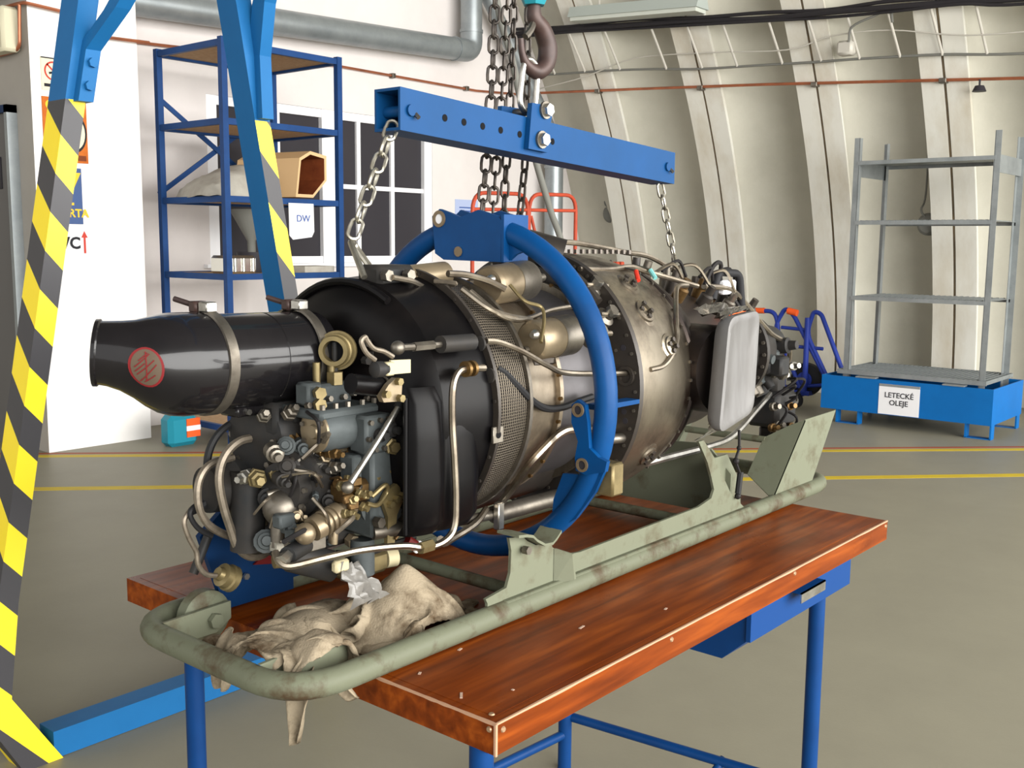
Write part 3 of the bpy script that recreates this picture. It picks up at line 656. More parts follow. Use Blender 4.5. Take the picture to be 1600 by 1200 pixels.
# electrical runs on the ribbed wall
cb = thing('cable_bundle', (7.6, 4, 3.4), 'thick black cable bundle along the top of the ribbed wall', 'cable')
T0_ = [(6.35, 3.565), (5.6, 3.53), (4.93, 3.495), (4.2, 3.44), (3.58, 3.40), (3.0, 3.365), (2.45, 3.345), (1.9, 3.32), (1.4, 3.28), (-.5, 3.2)]
for k, (dz, r) in enumerate(((0, .024), (.038, .016), (-.03, .013))):
    MB().tube(catmull([(SX(z)-.07-.02*math.sin(t*3+k), t, z+dz+.008*math.sin(t*5+k*2)) for t, z in T0_], 5), r, 8).build('cable', m_cable, cb)
tr = thing('wire_support', (7.8, 4, 3.0), 'row of pale hanger rungs and grey wire under the black cables', 'cable hanger')
lo = [(6.3, 3.175), (5.8, 3.155), (5.32, 3.143), (4.8, 3.10), (4.3, 3.07), (3.64, 3.034), (3.2, 3.02), (2.75, 3.0), (2.1, 2.965), (1.44, 2.92), (-.5, 2.82)]
MB().tube(catmull([(SX(z)-.05, t, z+.008*math.sin(t*7)) for t, z in lo], 5), .011, 6).build('lower_wire', m_gcable, tr)
def interp(tab, t):
    for (a, za), (b, zb) in zip(tab, tab[1:]):
        if a >= t >= b: return za + (zb-za)*(a-t)/(a-b)
    return tab[-1][1]
for t in (6.0, 5.62, 5.2, 4.68, 4.3, 3.94, 3.5, 3.14, 2.8, 2.46, 2.12, 1.78, 1.42):
    z0, z1 = interp(lo, t), interp(T0_, t)
    MB().cyl((SX(z0)-.05, t-.02, z0), (SX(z1)-.06, t+.03, z1), .0115, n=8).build('rung', m_rung, tr)
lw = thing('slack_wire', (7.9, 4.5, 3.1), 'thin pale wire sagging across the ribbed concrete wall', 'wire')
MB().tube(catmull([(SX(3.2)-.04, t, z) for t, z in ((6.3, 3.02), (5.6, 3.10), (5.0, 3.22), (4.2, 3.19), (3.4, 3.13), (3.0, 3.2), (2.5, 3.19), (1.9, 3.08), (1.3, 3.05))], 5), .006, 6).build('wire', m_rung, lw)
jb = thing('junction_box', (7.85, 2.87, 3.08), 'small pale junction box with bent grey conduit on ribbed wall', 'box')
MB().cbox((7.74, 2.80, 3.03), (7.86, 2.94, 3.15), .02).build('box_body', m_rung, jb)
MB().tube(catmull([(7.74, 2.83, 3.13), (7.70, 2.79, 3.24), (7.68, 2.6, 3.30), (7.67, 2.47, 3.33), (7.72, 2.46, 3.24)], 5), .01, 6).build('conduit', m_gcable, jb)
for (t, z, l, g) in ((5.80, 1.76, 'round grey wall lamp with cord, left of the first concrete rib', None), (2.37, 1.63, 'pale wall socket with cord behind the galvanised shelf rack', None)):
    o_ = thing('wall_socket', (SX(z)+.15, t, z), l, 'socket')
    x = SX(z) + (.17 if t > 5 else .15)
    MB().turn((x, t, z), (-1, 0, 0), [(0, .10), (.05, .10), (.075, .075), (.08, .0)], 24).build('socket_body', m_gcable, o_)
    MB().tube(catmull([(x-.07, t+.02, z+.06), (x-.08, t+.06, z+.13), (x-.01, t+.05, z+.3), (x-.12, t+.02, z+1.1)], 5), .009, 6).build('cord', m_gcable, o_)

# strip lamp hung under the shell
lu = thing('strip_lamp', (7.42, 4.75, 3.6), 'pale strip lamp housing hung near the top of the ribbed wall', 'lamp')
def pr(t, z): return [(7.34, t, z), (7.56, t, z), (7.52, t, z+.1), (7.38, t, z+.1)]
a, b = pr(5.50, 3.60), pr(4.07, 3.515)
MB().add(a+b, [(0,1,2,3),(7,6,5,4),(0,4,5,1),(1,5,6,2),(2,6,7,3),(3,7,4,0)]).build('housing', m_lamp, lu, smooth=0)
MB().add([V(p)+V((0,0,-.035))*(1) for p in ((7.36,5.48,3.60),(7.54,5.48,3.60),(7.54,4.09,3.517),(7.36,4.09,3.517))]+[(7.36,5.48,3.60),(7.54,5.48,3.60),(7.54,4.09,3.517),(7.36,4.09,3.517)],
         [(0,1,2,3),(7,6,5,4),(0,4,5,1),(1,5,6,2),(2,6,7,3),(3,7,4,0)]).build('diffuser', m_tubeglass, lu, smooth=0)
for t, z in ((5.2, 3.68), (4.35, 3.63)): MB().cyl((7.45, t, z), (7.45, t, z+.45), .012, n=8).build('hanger', m_rung, lu)

# ---------------------------------------------------------------- signs on the white partition (face at y = 5.96)
def sign(name, x0, x1, z0, z1, m, label):
    e = thing(name, ((x0+x1)/2, 5.96, z0), label, 'sign')
    MB().box((x0, 5.952, z0), (x1, 5.96, z1)).build('board', m, e, smooth=0)
    return e
X, Z = (1,0,0), (0,0,1)
def ringmesh(c, r, w, y=.003, n=28):
    mb = MB(); c = V(c)
    q = []
    for i in range(n):
        a = 2*math.pi*i/n; d = V((math.cos(a), 0, math.sin(a)))
        q += [c+d*(r-w), c+d*r]
    fs = [(2*i, 2*i+1, (2*i+3) % (2*n), (2*i+2) % (2*n)) for i in range(n)]
    mb.add(q, fs); return mb
s1 = sign('no_smoking_sign', 2.34, 2.50, 2.39, 2.60, m_poster_c, 'cream no-smoking sign with red ring, topmost on the partition')
ringmesh((2.42, 5.950, 2.515), .062, .011).build('red_ring', m_inkr, s1, smooth=0)
MB().beam((2.378, 5.9505, 2.557), (2.462, 5.9505, 2.473), .001, .011).build('red_bar', m_inkr, s1, smooth=0)
MB().beam((2.39, 5.9508, 2.50), (2.45, 5.9508, 2.515), .001, .014).build('cigarette', m_ink, s1, smooth=0)
for k, (x, z) in enumerate(((2.355, 2.425), (2.425, 2.425))): MB().box((x, 5.950, z-.012), (x+.055, 5.952, z+.008)).build('caption', m_ink, s1, smooth=0)
MB().box((2.34, 5.9505, 2.592), (2.50, 5.952, 2.60)).build('border', m_ink, s1, smooth=0)
s2 = sign('orange_poster', 2.335, 2.635, 1.935, 2.35, m_poster_o, 'orange poster with pale round emblem on the white partition')
e = MB().turn((2.545, 5.951, 2.13), (0,-1,0), [(0, .075), (.001, .075)], 28); e.v = [V((p.x, p.y, 2.13+(p.z-2.13)*1.5)) for p in e.v]
e.build('emblem', m_poster_c, s2, smooth=0)
e = ringmesh((2.545, 5.9485, 2.13), .085, .012); e.v = [V((p.x, p.y, 2.13+(p.z-2.13)*1.5)) for p in e.v]; e.build('emblem_rim', m_ink, s2, smooth=0)
MB().turn((2.385, 5.951, 2.30), (0,-1,0), [(0, .03), (.001, .03)], 18).build('roundel', m_poster_y, s2, smooth=0)
MB().box((2.50, 5.9505, 1.95), (2.62, 5.952, 1.985)).build('caption', m_wood, s2, smooth=0)
s3 = sign('blue_poster', 2.44, 2.58, 1.53, 1.90, m_poster_b, 'blue and yellow battery poster above the WC sign')
MB().prism([(2.495, 5.9505, 1.87), (2.575, 5.9505, 1.87), (2.47, 5.9505, 1.66), (2.445, 5.9505, 1.72)], (0,.0012,0)).build('yellow_wedge', m_poster_y, s3, smooth=0)
MB().box((2.45, 5.9503, 1.655), (2.52, 5.952, 1.672)).build('small_caption', m_poster_y, s3, smooth=0)
letters('lettering', 'VARTA', .075, m_poster_y, s3, (2.502, 5.9495, 1.60), X, Z, bold=.002)
s4 = sign('wc_sign', 2.375, 2.625, 1.305, 1.50, m_paper, 'white WC sign with a red arrow pointing up')
letters('lettering', 'WC', .108, m_ink, s4, (2.458, 5.9495, 1.40), X, Z, bold=.0035)
MB().prism([(2.575,5.950,1.335),(2.59,5.950,1.335),(2.59,5.950,1.44),(2.605,5.950,1.44),(2.5825,5.950,1.485),(2.56,5.950,1.44),(2.575,5.950,1.44)], (0,.0012,0)).build('arrow', m_inkr, s4, smooth=0)
pn = thing('paper_notice', (6.88, WT, 1.7), 'white paper notice with blue lines right of the window', 'notice')
MB().box((6.72, WT-.004, 1.66), (7.06, WT, 1.86)).build('sheet', m_bpaper, pn, smooth=0)
for k in range(3): MB().box((6.78, WT-.0055, 1.775-.035*k), (7.02-.03*k, WT-.004, 1.787-.035*k)).build('text_line', m_inkb, pn, smooth=0)

# ---------------------------------------------------------------- blue storage rack by the window
rk = thing('storage_rack', (3.72, 5.63, 0), 'tall blue tubular storage rack with chipboard shelves', 'rack')
rx0, rx1, ry0, ry1 = 3.225, 4.225, 5.24, 6.02
for x in (rx0, rx1):
    for y in (ry0, ry1): MB().box((x-.022, y-.022, 0), (x+.022, y+.022, 2.775)).build('post', m_rackb, rk, smooth=0)
SH = [.13, 1.19, 1.72, 2.236, 2.75]
for z in SH:
    for y in (ry0, ry1): MB().box((rx0+.022, y-.016, z-.03), (rx1-.022, y+.016, z+.012)).build('shelf_bar', m_rackb, rk, smooth=0)
    for x in (rx0, rx1): MB().box((x-.016, ry0+.022, z-.03), (x+.016, ry1-.022, z+.012)).build('shelf_bar', m_rackb, rk, smooth=0)
    MB().box((rx0+.017, ry0+.017, z-.012), (rx1-.017, ry1-.017, z+.006)).build('shelf_board', m_chip, rk, smooth=0)
for p, q in (((rx0, ry1+.03, 2.45), (rx1, ry1+.03, 1.76)), ((rx0, ry1+.045, 1.76), (rx1, ry1+.045, 2.45))):
    MB().beam(p, q, .012, .035).build('brace', m_rackb, rk, smooth=0)
# load on the rack
zs_ = 1.727
cv = MB(); q = []; nu, nv = 18, 10
for j in range(nv+1):
    for i in range(nu+1):
        u, v = i/nu*2-1, j/nv*2-1
        h = .30*max(0, 1-abs(u)**2.6)**.5*max(0, 1-abs(v)**3)**.5*(.72+.28*u) + .012*math.sin(u*9+v*4)
        q.append((3.50+u*.30+.05*v, 5.63+v*.30, zs_+max(0, h)))
cv.add(q, [(j*(nu+1)+i, j*(nu+1)+i+1, (j+1)*(nu+1)+i+1, (j+1)*(nu+1)+i) for j in range(nv) for i in range(nu)])
cv.add([(p[0], p[1], zs_) for p in q[:1]], [])
tag(cv.build('canvas_bundle', m_canvas, org=(3.5, 5.63, zs_)), 'pale grey canvas bundle lying on the blue storage rack', 'bundle')
ch = thing('plywood_chute', (3.95, 5.55, zs_), 'brown plywood trough with pale edges on the blue rack', 'trough')
pr2 = [(-.14, .02), (.02, .02), (.15, .15), (.15, .33), (.0, .355), (-.10, .30)]
def chute(off0, off1, inset):
    a = [V((3.98+u*(1-inset), off0, zs_+.0+v*(1-inset)+inset*.18)) for u, v in pr2]
    b = [V((3.86+u*(1-inset), off1, zs_+.0+v*(1-inset)+inset*.18)) for u, v in pr2]
    return a, b
a, b = chute(5.27, 5.85, 0); ai, bi = chute(5.27, 5.85, .14)
n = len(a); mb = MB()
mb.add(a+b+ai+bi, [(i,(i+1)%n,n+(i+1)%n,n+i) for i in range(n)] + [(n+i,n+(i+1)%n,3*n+(i+1)%n,3*n+i) for i in range(n)])
mb.build('trough_side', m_woodl, ch, smooth=0)
MB().add(a+ai, [(i,(i+1)%n,n+(i+1)%n,n+i) for i in range(n)]).build('trough_edge', m_woodl, ch, smooth=0)
MB().add(ai+bi, [(i,(i+1)%n,n+(i+1)%n,n+i) for i in range(n)] + [tuple(range(n, 2*n))]).build('trough_lining', m_wood, ch, smooth=0)
z2 = 1.197
tn = thing('tin_canister', (3.20, 5.42, z2), 'shiny tin canister on the lower shelf of the blue rack', 'tin')
MB().cbox((3.255, 5.28, z2), (3.50, 5.50, z2+.13), .02).build('tin_body', m_tin, tn, smooth=30)
for x in (3.31, 3.38, 3.46): MB().cyl((x, 5.279, z2+.02), (x, 5.279, z2+.11), .014, n=10).build('tin_rib', m_tin, tn)
fn = thing('dark_funnel', (3.70, 5.62, z2), 'dark funnel and bucket on the lower shelf of the blue rack', 'funnel')
MB().turn((3.70, 5.62, z2), (0,0,1), [(0, .09), (.14, .11), (.15, .11), (.15, .0)], 24).build('bucket', m_dark, fn)
MB().turn((3.70, 5.62, z2+.15), (0,0,1), [(0, .03), (.08, .03), (.30, .15), (.31, .15)], 24).build('cone', m_gcable, fn)
bd = MB().prism([(3.92, 5.28, z2), (4.20, 5.28, z2), (4.20, 5.5, z2), (3.88, 5.5, z2)], (0,0,.05))
tag(bd.build('flat_carton', m_canvas, org=(4.05, 5.4, z2), smooth=0), 'flat grey carton at the right end of the lower rack shelf', 'carton')
pb = thing('paper_bag', (3.88, 5.215, 1.42), 'white paper sheet with blue lettering hung on the rack edge', 'paper')
MB().prism([(3.73, 5.216, 1.70), (3.955, 5.216, 1.70), (3.955, 5.212, 1.50), (3.93, 5.210, 1.46), (3.76, 5.210, 1.44), (3.73, 5.212, 1.47)], (0,-.004,0)).build('sheet', m_paper, pb, smooth=0)
letters('lettering', 'DW', .07, m_inkb, pb, (3.855, 5.2055, 1.59), X, Z)
bt = thing('teal_jerrycan', (3.02, 5.58, 0), 'teal plastic jerrycan with orange label under the rack', 'jerrycan')
MB().cbox((2.90, 5.50, 0), (3.13, 5.64, .22), .03).build('can_body', m_teald, bt, smooth=30)
MB().cyl((3.05, 5.57, .215), (3.05, 5.57, .27), .03, n=16).build('can_cap', m_bord, bt)
MB().box((3.03, 5.493, .06), (3.136, 5.60, .19)).build('can_label', m_bord, bt, smooth=0)
MB().box((3.028, 5.491, .105), (3.138, 5.60, .14)).build('label_band', m_paper, bt, smooth=0)

# ---------------------------------------------------------------- orange hand trolley behind the engine
ot = thing('hand_trolley', (4.1, 3.3, 0), 'orange tubular trolley with two rounded hoop handles behind the engine', 'trolley')
def hoop(x0, x1, z0, z1, y, r=.0125, m=m_orange, name='hoop', parent=ot):
    MB().tube(fillet([(x0, y, z0), (x0, y, z1), (x1, y, z1+.01), (x1, y, z0)], .11, 6), r, 10).build(name, m, parent)
hoop(3.575, 4.085, .18, 1.722, 3.3); hoop(4.10, 4.585, .18, 1.735, 3.3)
for z in (1.635, 1.15, .62): MB().cyl((3.575, 3.3, z-.01), (4.585, 3.3, z+.01), .011, n=10).build('cross_bar', m_orange, ot)
for x in (4.12, 3.66): MB().cyl((x, 3.3, 1.60), (x+.14, 2.98, .22), .010, n=10).build('stay', m_orange, ot)
MB().cbox((3.56, 2.55, .15), (4.60, 3.32, .19), .01).build('deck', m_orange, ot)
for x in (3.66, 4.5):
    for y in (2.66, 3.22): MB().cyl((x-.02, y, .075), (x+.02, y, .075), .075, n=20).build('wheel', m_rubber, ot)
rc = thing('orange_crate', (4.87, 3.3, 0), 'orange crate edge showing over the engine behind its flange', 'crate')
MB().cbox((4.70, 3.2, 0), (5.06, 3.45, 1.27), .01).build('crate_body', m_orange, rc, smooth=0)
for k in range(6): MB().cbox((4.715+k*.058, 3.21, 1.27), (4.75+k*.058, 3.25, 1.31), .006).build('crate_tooth', m_orange, rc, smooth=0)
gh = thing('grey_hose', (3.9, 3.0, 1.3), 'long grey hose hanging from the roof in front of orange trolley', 'hose')
MB().tube(catmull([(3.25, 3.0, 6.2), (3.30, 3.0, 4.0), (3.41, 3.0, 2.85), (3.57, 3.0, 2.44), (3.67, 3.0, 2.17), (3.794, 3.0, 1.892), (3.93, 3.0, 1.63), (4.06, 3.0, 1.38), (4.10, 3.0, .9), (4.08, 3.0, .02)], 6), .02, 10).build('hose_run', m_gcable, gh)

# ---------------------------------------------------------------- blue stair trolleys by the ribbed wall
bt2 = thing('sack_truck', (7.75, 3.15, 0), 'blue sack truck with sloping rails and black wheel by ribbed wall', 'trolley')
B = lambda pts, r=.02, nm='rail', m=m_trolb: MB().tube(pts, r, 10).build(nm, m, bt2)
B(fillet([(7.75, 3.60, .836), (7.75, 3.40, .841), (7.75, 3.36, .70), (7.75, 3.352, .25)], .07), .02, 'handle')
B(fillet([(7.75, 3.085, .10), (7.75, 3.40, .70), (7.75, 3.30, .88), (7.75, 3.22, .82), (7.75, 2.82, .16)], .09), .02, 'rail')
B(fillet([(7.75, 2.86, .25), (7.75, 3.09, .66), (7.75, 3.03, .86), (7.75, 2.96, .84), (7.75, 2.70, .26)], .09), .02, 'rail')
B([(7.74, 3.08, .80), (7.72, 3.07, .14)], .024, 'upright')
for (a, b) in (((3.33, .70), (3.08, .69)), ((3.21, .537), (2.93, .533)), ((3.28, .16), (2.86, .22))): B([(7.75, a[0], a[1]), (7.75, b[0], b[1])], .016, 'cross_bar')
B([(7.74, 3.27, .852), (7.74, 3.18, .835)], .03, 'hand_grip', m_bord)
B([(7.75, 3.60, .838), (7.75, 3.50, .841)], .026, 'hand_grip', m_bord)
MB().turn((7.86, 3.09, .245), (-1,0,0), [(0, .10), (.01, .14), (.05, .15), (.09, .14), (.10, .10)], 28).build('wheel', m_rubber, bt2)
MB().turn((7.755, 3.09, .245), (-1,0,0), [(0, .07), (.01, .07)], 20).build('wheel_hub', m_trolb, bt2)
MB().box((7.70, 3.02, .11), (7.80, 3.16, .15)).build('axle_plate', m_trolb, bt2, smooth=0)
cs = MB().turn((7.62, 3.10, .075), (-1,0,0), [(0, .07), (.03, .07)], 22).build('caster', m_rubber, bt2)
MB().turn((7.586, 3.10, .075), (-1,0,0), [(0, .042), (.004, .042)], 18).build('caster_hub', m_rung, cs)
MB().cbox((7.575, 3.07, .07), (7.65, 3.11, .145)).build('caster_fork', m_steel2, bt2)
am = thing('amber_wheel', (8.1, 3.46, .32), 'amber disc wheel seen behind the rear gearbox', 'wheel')
MB().turn((8.1, 3.48, .455), (-1,0,0), [(0, .085), (.02, .10), (.05, .10), (.06, .08)], 26).build('disc', m_amber, am)
MB().turn((8.035, 3.48, .455), (-1,0,0), [(0, .02), (.03, .02)], 14).build('hub', m_dark, am)
MB().box((8.05, 3.44, 0), (8.12, 3.50, .40)).build('stand', m_trolb, am, smooth=0)

# ---------------------------------------------------------------- galvanised shelf rack standing in a blue sump tray
tx0, tx1, ty0, ty1 = 7.15, 7.95, 1.33, 2.665
ty = thing('sump_tray', (7.55, 2.0, 0), 'bright blue steel sump tray under the galvanised shelf rack', 'tray')
for a, b in (((tx0,ty0,.11),(tx0+.012,ty1,.385)), ((tx1-.012,ty0,.11),(tx1,ty1,.385)), ((tx0+.012,ty0,.11),(tx1-.012,ty0+.012,.385)), ((tx0+.012,ty1-.012,.11),(tx1-.012,ty1,.385))):
    MB().box(a, b).build('side_wall', m_tray, ty, smooth=0)
MB().box((tx0+.012, ty0+.012, .11), (tx1-.012, ty1-.012, .122)).build('tray_floor', m_tray, ty, smooth=0)
for y in (ty0+.10, ty1-.22):
    for x in (tx0+.02, tx1-.10):
        for dy in (-.09, .09): MB().box((x, y+dy-.006, 0), (x+.08, y+dy+.006, .11)).build('foot', m_tray, ty, smooth=0)
        MB().box((x, y-.09, 0), (x+.08, y+.09, .006)).build('foot_plate', m_tray, ty, smooth=0)
ls = thing('tray_notice', (7.145, 2.02, .11), 'white sheet lettered in capitals stuck on the blue sump tray', 'notice')
MB().box((tx0-.003, 1.865, .115), (tx0-.0005, 2.185, .355)).build('sheet', m_paper, ls, smooth=0)
MB().box((tx0-.004, 1.865, .335), (tx0-.003, 2.185, .355)).build('top_strip', m_zinc, ls, smooth=0)
letters('lettering', 'LETECKÉ', .058, m_ink, ls, (tx0-.0048, 2.025, .268), (0,-1,0), Z, bold=.0008)
letters('lettering', 'OLEJE', .058, m_ink, ls, (tx0-.0048, 2.025, .208), (0,-1,0), Z, bold=.0008)
gr = thing('shelf_rack', (7.55, 1.97, .12), 'galvanised four-shelf rack standing in the blue sump tray', 'rack')
for x in (7.23, 7.86):
    for y in (2.50, 1.44):
        s_ = 1 if x < 7.5 else -1
        MB().box((x, y-.022, .122), (x+.005, y+.022, 2.28)).build('post', m_rackz, gr, smooth=0)
        MB().box((x, y+(.022 if y < 2 else -.022)-.0025, .122), (x+.05*s_, y+(.022 if y < 2 else -.022)+.0025, 2.28)).build('post_flange', m_rackz, gr, smooth=0)
for x0 in (7.235,): 
    for y in (2.50, 1.44): MB().box((7.24, y-.004, 1.98), (7.86, y+.004, 2.11)).build('end_plate', m_rackz, gr, smooth=0)
for z in (2.10, 1.63, 1.03):
    MB().box((7.225, 1.45, z-.03), (7.235, 2.49, z)).build('shelf_lip', m_rackz, gr, smooth=0)
    MB().box((7.235, 1.45, z-.004), (7.86, 2.49, z)).build('shelf_panel', m_rackz, gr, smooth=0)
    MB().box((7.86, 1.45, z-.03), (7.87, 2.49, z)).build('shelf_lip', m_rackz, gr, smooth=0)
    if z < 2:
        nb = 22
        rb = MB().box((7.25, -.008, 0), (7.85, .008, .006)).build('shelf_slat', m_rackz, gr, smooth=0)
        for k in range(nb):
            y = 1.47 + (k+.5)*1.0/nb
            if k == 0: rb.location = (0, y, z)
            else:
                c = rb.copy(); col.objects.link(c); c.parent = gr; c.location = rb.location + V((0, k*1.0/nb, 0))
gt = [.435]
for z in gt:
    MB().box((7.2, 1.40, z-.035), (7.212, 2.56, z)).build('grate_bar', m_rackz, gr, smooth=0)
    MB().box((7.90, 1.40, z-.035), (7.912, 2.56, z)).build('grate_bar', m_rackz, gr, smooth=0)
    g0 = MB().box((7.212, 1.40, z-.03), (7.90, 1.408, z)).build('grate_bar', m_rackz, gr, smooth=0)
    for k in range(1, 30):
        c = g0.copy(); col.objects.link(c); c.parent = gr; c.location = g0.location + V((0, k*1.15/29, 0))
for y in (2.30, 1.62): MB().box((7.14, y-.08, .386), (7.22, y+.08, .396)).build('grate_clip', m_rackz, gr, smooth=0)

# ================================================================ work bench
BT = .77
be = thing('work_bench', (.725, .48, 0), 'blue tubular work bench with worn orange-brown wooden top', 'bench')
BL, BW = 1.451, .963
MB().box((.018, .018, BT-.04), (BL-.018, BW-.018, BT)).build('bench_top', m_bench, be, smooth=0)
MB().box((0, 0, BT-.047), (BL, .018, BT-.0005)).build('edge_board', m_bench, be, smooth=0)
MB().box((0, BW-.018, BT-.047), (BL, BW, BT-.0005)).build('edge_board', m_bench, be, smooth=0)
MB().box((0, .018, BT-.047), (.018, BW-.018, BT-.0005)).build('edge_board', m_bench, be, smooth=0)
MB().box((BL-.018, .018, BT-.047), (BL, BW-.018, BT-.0005)).build('edge_board', m_bench, be, smooth=0)
# pale worn arrises
def worn(p, q, side, nm='worn_arris'):
    p, q = V(p), V(q); mb = MB(); n = 60; vs = []
    for i in range(n+1):
        c = p.lerp(q, i/n); w_ = .0022 + .0022*abs(noise.noise((i*.21, side[0]*3, .5)))
        vs += [c + V(side)*.0006 + V((0,0,.0004)), c - V(side)*w_ + V((0,0,.0006)), c + V(side)*.0008 - V((0,0,w_))]
    fs = []
    for i in range(n):
        a = i*3; b = a+3
        fs += [(a, a+1, b+1, b), (a, b, b+2, a+2)]
    mb.add(vs, fs).build(nm, m_edge, be, smooth=0)
worn((0,0,BT), (BL,0,BT), (0,-1,0)); worn((0,0,BT), (0,.42,BT), (-1,0,0))
mb = MB(); mb.beam((0,0,BT), (0,0,BT-.047), .004, .004, (1,0,0)); mb.build('worn_arris', m_edge, be, smooth=0)
for (x, y, z, d) in ((.016,0,BT-.013,(0,-1,0)), (0,.012,BT-.011,(-1,0,0)), (.46,0,BT-.012,(0,-1,0)), (.94,0,BT-.010,(0,-1,0)), (1.44,0,BT-.012,(0,-1,0)), (.02,.025,BT,(0,0,1))):
    MB().cyl((x,y,z), V((x,y,z))+V(d)*.0018, .0048, .0036, n=12).build('screw', m_screw, be)
for (x, y, l, a) in ((.03,.093,.016,.9), (.10,.055,.0,0), (.16,.22,.006,.4), (.37,.13,.012,.2), (.05,.2,.005,1), (.55,.07,.006,.4)):
    MB().beam((x,y,BT+.0005), (x+.004+l*math.cos(a), y+l*math.sin(a), BT+.0005), .004, .001).build('paint_chip', m_dirt, be, smooth=0)
legs = [(.055,.075), (.062,.835), (1.235,.075), (1.14,.735)]
for x, y in legs: MB().cyl((x,y,.0), (x,y,BT-.04), .0185, n=20).build('leg', m_benchb, be)
MB().cyl((1.225,.09,.145), (1.15,.735,.148), .0125, n=14).build('stretcher', m_benchb, be)
MB().cyl((.07,.815,.10), (1.14,.735,.10), .0125, n=14).build('stretcher', m_benchb, be)
MB().cyl((.062,.09,.145), (.062,.82,.145), .0125, n=14).build('stretcher', m_benchb, be)
MB().cyl((1.215,.29,.15), (1.05,.33,.02), .011, n=12).build('stretcher', m_benchb, be)
MB().box((.04,.05,BT-.075), (1.26,.075,BT-.042)).build('top_rail', m_benchb, be, smooth=0)
MB().box((.04,.83,BT-.075), (1.26,.855,BT-.042)).build('top_rail', m_benchb, be, smooth=0)
dw = MB().prism([(.81,.035,BT-.045), (.81,.035,BT-.127), (.81,.09,BT-.178), (.81,.42,BT-.178), (.81,.42,BT-.045)], (.485,0,0)).build('drawer', m_benchb, be, smooth=0)
MB().box((.805,.026,BT-.127), (1.30,.036,BT-.046)).build('drawer_front', m_drawer, dw, smooth=0)
MB().box((.97,-.004,BT-.082), (1.09,-.001,BT-.060)).build('handle', m_steel, dw, smooth=0)
MB().box((.97,-.004,BT-.063), (1.09,.028,BT-.060)).build('handle', m_benchb, dw, smooth=0)

# ================================================================ gantry
GY = 1.869
ga = thing('hoist_gantry', (.69, GY, 0), 'blue A-frame gantry with yellow and black striped legs', 'gantry')
def leg(pts, hws, striped_all):
    """square post swept through (x, z) stations, cut level at the foot"""
    vs = []
    ht = .047
    for (x, z), hw in zip(pts, hws): vs += [(x-hw, GY-ht, z), (x+hw, GY-ht, z), (x+hw, GY+ht, z), (x-hw, GY+ht, z)]
    fs = [(3,2,1,0)]
    for j in range(len(pts)-1):
        for k in range(4): fs.append((j*4+k, j*4+(k+1)%4, (j+1)*4+(k+1)%4, (j+1)*4+k))
    n = (len(pts)-1)*4; fs.append((n, n+1, n+2, n+3))
    def fm(p, bb):
        if p.center.z + bb.z > 1.795: return 1
        if striped_all or p.normal.y < -.8: return 0
        return 1
    return MB().add(vs, fs).build('leg', m_hazard, ga, smooth=0, mats=[m_hazard if striped_all else m_hazard2, m_gantry], fmat=fm)
leg([(.215, 0), (.092, .215), (.142, .473), (.391, 1.795), (.441, 2.065), (.66, 3.3)], (.054, .046, .028, .028, .028, .028), True)
leg([(1.14, 0), (1.263, .215), (1.225, .473), (.990, 1.795), (.945, 2.06), (.72, 3.3)], (.054, .046, .028, .028, .028, .028), False)
MB().box((.248, GY-.040, .002), (1.10, GY+.040, .080)).build('spreader', m_gantry, ga, smooth=0)
MB().beam((.69, 2.0, 3.3), (.69, -1.6, 3.3), .10, .16, (1,0,0)).build('top_beam', m_gantry, ga, smooth=0)
MB().box((.58, GY-.06, 3.16), (.80, GY+.06, 3.24)).build('crown_plate', m_gantry, ga, smooth=0)
for pts, nm in (((( .405, GY-.045, 1.79), (.432, GY-.045, 1.925), (.455, GY-.16, 2.02), (.56, GY-.75, 2.62), (.66, GY-1.2, 3.24)), 'knee_brace'), (((.990, GY-.045, 1.80), (.985, GY-.045, 1.985), (.965, GY-.10, 2.13), (.86, GY-.5, 2.68), (.72, GY-.95, 3.24)), 'knee_brace')):
    mb = MB()
    P_ = [V(p) for p in pts]; w_ = .021; vs = []
    for p in P_: vs += [p+V((-w_,-.03,0)), p+V((w_,-.03,0)), p+V((w_,.03,0)), p+V((-w_,.03,0))]
    fs = [(3,2,1,0)]
    for j in range(len(P_)-1):
        for k in range(4): fs.append((j*4+k, j*4+(k+1)%4, (j+1)*4+(k+1)%4, (j+1)*4+k))
    n = (len(P_)-1)*4; fs.append((n,n+1,n+2,n+3))
    b_ = mb.add(vs, fs).build(nm, m_gantry, ga, smooth=0)
    for k in ((.3, .75) if P_[0].x < .6 else ()):
        c = P_[0].lerp(P_[1], k) + V((0,-.03,0))
        MB().hexbolt(c, (0,-1,0), .013, .012).build('bolt', m_gantry, b_, smooth=0)

# ================================================================ hoist, lifting beam and chains
hs = thing('chain_hoist', (.64, .47, 1.86), 'teal chain hoist block with dark iron hook above the lifting beam', 'hoist')
MB().turn((.629,.457,1.895), (0,0,1), [(0,.022),(.012,.028),(.05,.028),(.055,.02),(.075,.02)], 6).build('hook_block', m_teal, hs, smooth=0)
MB().cbox((.56,.39,2.05), (.75,.62,2.30), .03).build('hoist_body', m_teal, hs)
MB().cyl((.629,.457,1.96), (.629,.457,2.06), .012, n=10).build('load_chain_stub', m_chain, hs)
MB().cyl((.66,.457,2.30), (.69,.457,3.22), .02, n=10).build('trolley_hanger', m_chain, hs)
hk = [(.629,.457,1.905), (.630,.457,1.872), (.655,.457,1.852), (.673,.457,1.822), (.668,.457,1.790), (.642,.457,1.770), (.612,.457,1.776), (.594,.457,1.797), (.588,.457,1.826)]
MB().tube(catmull(hk, 6), .019, 12, taper=lambda u: .62+.55*math.sin(min(1,u*1.15)*math.pi)-.30*u).build('hook', m_hook, hs)
